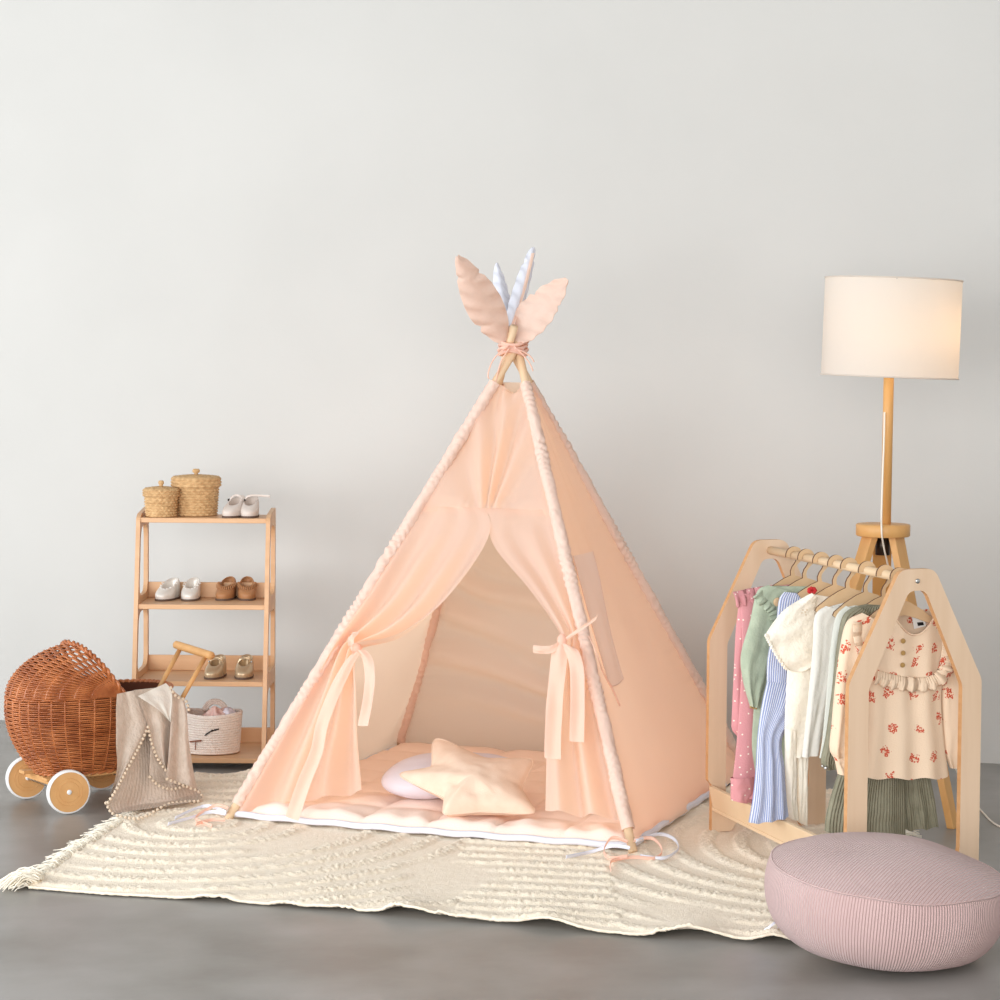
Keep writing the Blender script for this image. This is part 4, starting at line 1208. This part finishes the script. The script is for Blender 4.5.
b = B(); b.tube([dc+V((.008,0,.016)), pole_t], .0155, 18); make_obj('pole', b, M['lamp_wood'], lamp)
tl = (shc-dc).normalized(); tl = V((.030, 0, 1)).normalized()
qs = pz.rotation_difference(tl).to_matrix()
SR, SH = .2035, .292
b = B(); b.grid(lambda u, v: shc+qs @ V(((SR+.001*v*0)*math.cos(2*PI*u), SR*math.sin(2*PI*u), -SH/2+SH*v)), 96, 12, cu=True)
shade = make_obj('lamp_shade', b, M['shade'], lamp)
for z in (-SH/2, SH/2):
    b = B(); b.tube([shc+qs @ V(((SR)*math.cos(2*PI*k/72), SR*math.sin(2*PI*k/72), z*.997)) for k in range(72)], .0026, 6, closed=True)
    make_obj('rim', b, M['shade'], shade)
b = B()
for k in range(3): b.tube([shc+qs @ V((0,0,SH/2-.02)), shc+qs @ V((SR*math.cos(2*PI*k/3+.4), SR*math.sin(2*PI*k/3+.4), SH/2-.004))], .002, 6)
make_obj('spider', b, M['steel'], shade)
b = B(); b.ball(shc+V((.03,-.01,-.045)), .030, 16); bulb = make_obj('bulb', b, M['bulb'], lamp)
b = B(); b.lathe(shc+V((0,0,-.10)), [(.001,0),(.018,0),(.018,.05),(.001,.05)], 16); make_obj('socket', b, M['metal'], lamp)
b = B()
cpts = [AT(884.5,412,LC.y-.022), AT(884,440,LC.y-.024), AT(882.5,480,LC.y-.028), AT(881.5,515,LC.y-.05), AT(881.5,527,LC.y-.084), AT(882,536,LC.y-.085), AT(884,548,LC.y-.05), AT(889,570,LC.y-.01),
        AT(905,640,LC.y+.02), AT(935,720,LC.y+.05), AT(955,768,LC.y+.03)]
cpts += [V((G(972,800).x, G(972,800).y, .006)), V((G(984,815).x, G(984,815).y, .004)), V((G(1000,828).x, G(1000,828).y, .004)), V((G(1040,840).x, G(1040,840).y, .004))]
b.tube(vs(cpts, 90), .0028, 8); make_obj('cord', b, M['cord'], lamp)
l = bpy.data.lights.new('bulb_light', 'POINT'); l.energy = .95; l.color = (1,.72,.44); l.shadow_soft_size = .03
o = bpy.data.objects.new('bulb_light', l); COL.objects.link(o); o.location = shc+V((.06,-.02,-.02))-V((0,0,.0)); 

# ------------------------------------------------------------------ pouf
PC = G(884, 951); PC = V((.893, 5.235, 0))
PR, PHh = .274, .132
tilt = Matrix.Rotation(R(4), 3, 'X') @ Matrix.Rotation(R(4), 3, 'Y')
pfc = V((PC.x, PC.y, .134+.02))
b = B()
SEAMV = .60
def prof(v):
    """v 0 bottom centre .. 1 top centre -> (r, z)"""
    if v < .2: t = v/.2; return (PR*.66*t, -PHh*(1-.05*t))
    if v < SEAMV:
        t = (v-.2)/(SEAMV-.2); a = -PI/2*.86+t*(PI/2*.86+R(24))
        return (PR*(.60+.40*math.cos(a)**.9) if math.cos(a) > 0 else PR*.6, PHh*.98*math.sin(a))
    t = (v-SEAMV)/(1-SEAMV)
    r0 = PR*(.60+.40*math.cos(R(24))**.9); z0 = PHh*.98*math.sin(R(24))
    r = r0*(1-t); k = 1-(r/r0)**2.3
    return (r, z0+k*PHh*.42)
def pf(u, v):
    a = 2*PI*u; r, z = prof(v)
    r *= 1+.015*math.sin(2*a+1)
    q = V((r*math.cos(a), r*math.sin(a), z))
    q += V((0,0,.006*nz(q.x*6, q.y*6)))
    # pinch at the seam
    e = math.exp(-((v-SEAMV)/.012)**2); q.x *= 1-.006*e; q.y *= 1-.006*e
    q = tilt @ q
    p = pfc+q
    if p.z < .021: p.z = .021
    return p
def puv(u, v):
    if v <= SEAMV: return (u*250, v)
    a = 2*PI*u; r, z = prof(v); return (r*math.cos(a+.6)/.0072, 0)
# two shells so that the ribs of top and side do not share corners
def pf_lo(u, v): return pf(u, v*SEAMV)
def pf_hi(u, v): return pf(u, SEAMV+(1-SEAMV)*v)
b.grid(pf_lo, 240, 60, uvfn=lambda u, v: puv(u, v*SEAMV))
b.grid(pf_hi, 240, 40, uvfn=lambda u, v: puv(u, SEAMV+1e-6+(1-SEAMV-1e-6)*v))
pouf = make_obj('floor_pouf', b, M['pouf'], loc=(PC.x, PC.y, .018))
tag(pouf, 'large round dusty pink ribbed floor cushion in front of the clothes rack', 'pouf')
b = B(); b.tube([pf(k/160, SEAMV) for k in range(160)], .0022, 6, closed=True); make_obj('seam_piping', b, M['pouf'], pouf)
b = B(); tb = G(779,932,.02)
ribbon(b, [tb+V((.0,0,.03)), tb+V((-.02,-.01,.018)), tb+V((-.035,0,.004))], .008, V((.1,.5,1)), 12); ribbon(b, [tb+V((0,0,.03)), tb+V((-.006,-.02,.012)), tb+V((-.02,-.035,.003))], .008, V((.3,.5,1)), 12)
make_obj('ribbon_tie', b, M['white_cotton'], pouf, solid=.001)
# ------------------------------------------------------------------ light
w = bpy.data.worlds.new('world'); sc.world = w; w.use_nodes = True
bg = w.node_tree.nodes['Background']; bg.inputs[1].default_value = 1.0
# an unseen daylit room: bright cool windows to the left, warmer walls to the right, dimmer ceiling
wt = w.node_tree; tcw = wt.nodes.new('ShaderNodeTexCoord'); sx_ = wt.nodes.new('ShaderNodeSeparateXYZ'); wt.links.new(tcw.outputs['Generated'], sx_.inputs[0])
mr = wt.nodes.new('ShaderNodeMapRange'); mr.inputs[1].default_value = -1; mr.inputs[2].default_value = 1; wt.links.new(sx_.outputs[0], mr.inputs[0])
rw = wt.nodes.new('ShaderNodeValToRGB'); rw.color_ramp.elements[0].color = (.98,1.08,1.14,1); rw.color_ramp.elements[1].color = (.80,.76,.72,1); wt.links.new(mr.outputs[0], rw.inputs[0])
mz = wt.nodes.new('ShaderNodeMapRange'); mz.inputs[1].default_value = 0; mz.inputs[2].default_value = .9; mz.inputs[3].default_value = 1.08; mz.inputs[4].default_value = .46; wt.links.new(sx_.outputs[2], mz.inputs[0])
mm = wt.nodes.new('ShaderNodeVectorMath'); mm.operation = 'SCALE'; wt.links.new(rw.outputs[0], mm.inputs[0]); wt.links.new(mz.outputs[0], mm.inputs['Scale']); wt.links.new(mm.outputs[0], bg.inputs[0])
def area(name, loc, target, sx, sy, power, col):
    l = bpy.data.lights.new(name, 'AREA'); l.shape = 'RECTANGLE'; l.size = sx; l.size_y = sy; l.energy = power; l.color = col
    o = bpy.data.objects.new(name, l); COL.objects.link(o); o.location = loc
    o.rotation_euler = (V(target)-V(loc)).to_track_quat('-Z', 'Y').to_euler(); return o
area('window_light', (-3.2, 1.4, 1.3), (0, 7.2, .4), 3.2, 2.2, 150, (.95,.975,1))
area('side_fill_light', (-4.4, 5.4, 1.3), (0, 7.4, .3), 2.6, 2.0, 85, (.95,.975,1))  # unseen fill added on the left to brighten the tent interior through its cloth
area('room_light', (-.2, -1.4, 1.7), (0.3, 7, .1), 4.5, 2.0, 200, (1,.98,.955))
vs_ = sc.view_settings; sc.display_settings.display_device = 'sRGB'
vs_.view_transform = 'Standard'; vs_.look = 'None'; vs_.exposure = .04; vs_.gamma = 1; vs_.use_curve_mapping = False

sc.cycles.max_bounces = 14; sc.cycles.diffuse_bounces = 8; sc.cycles.transmission_bounces = 8
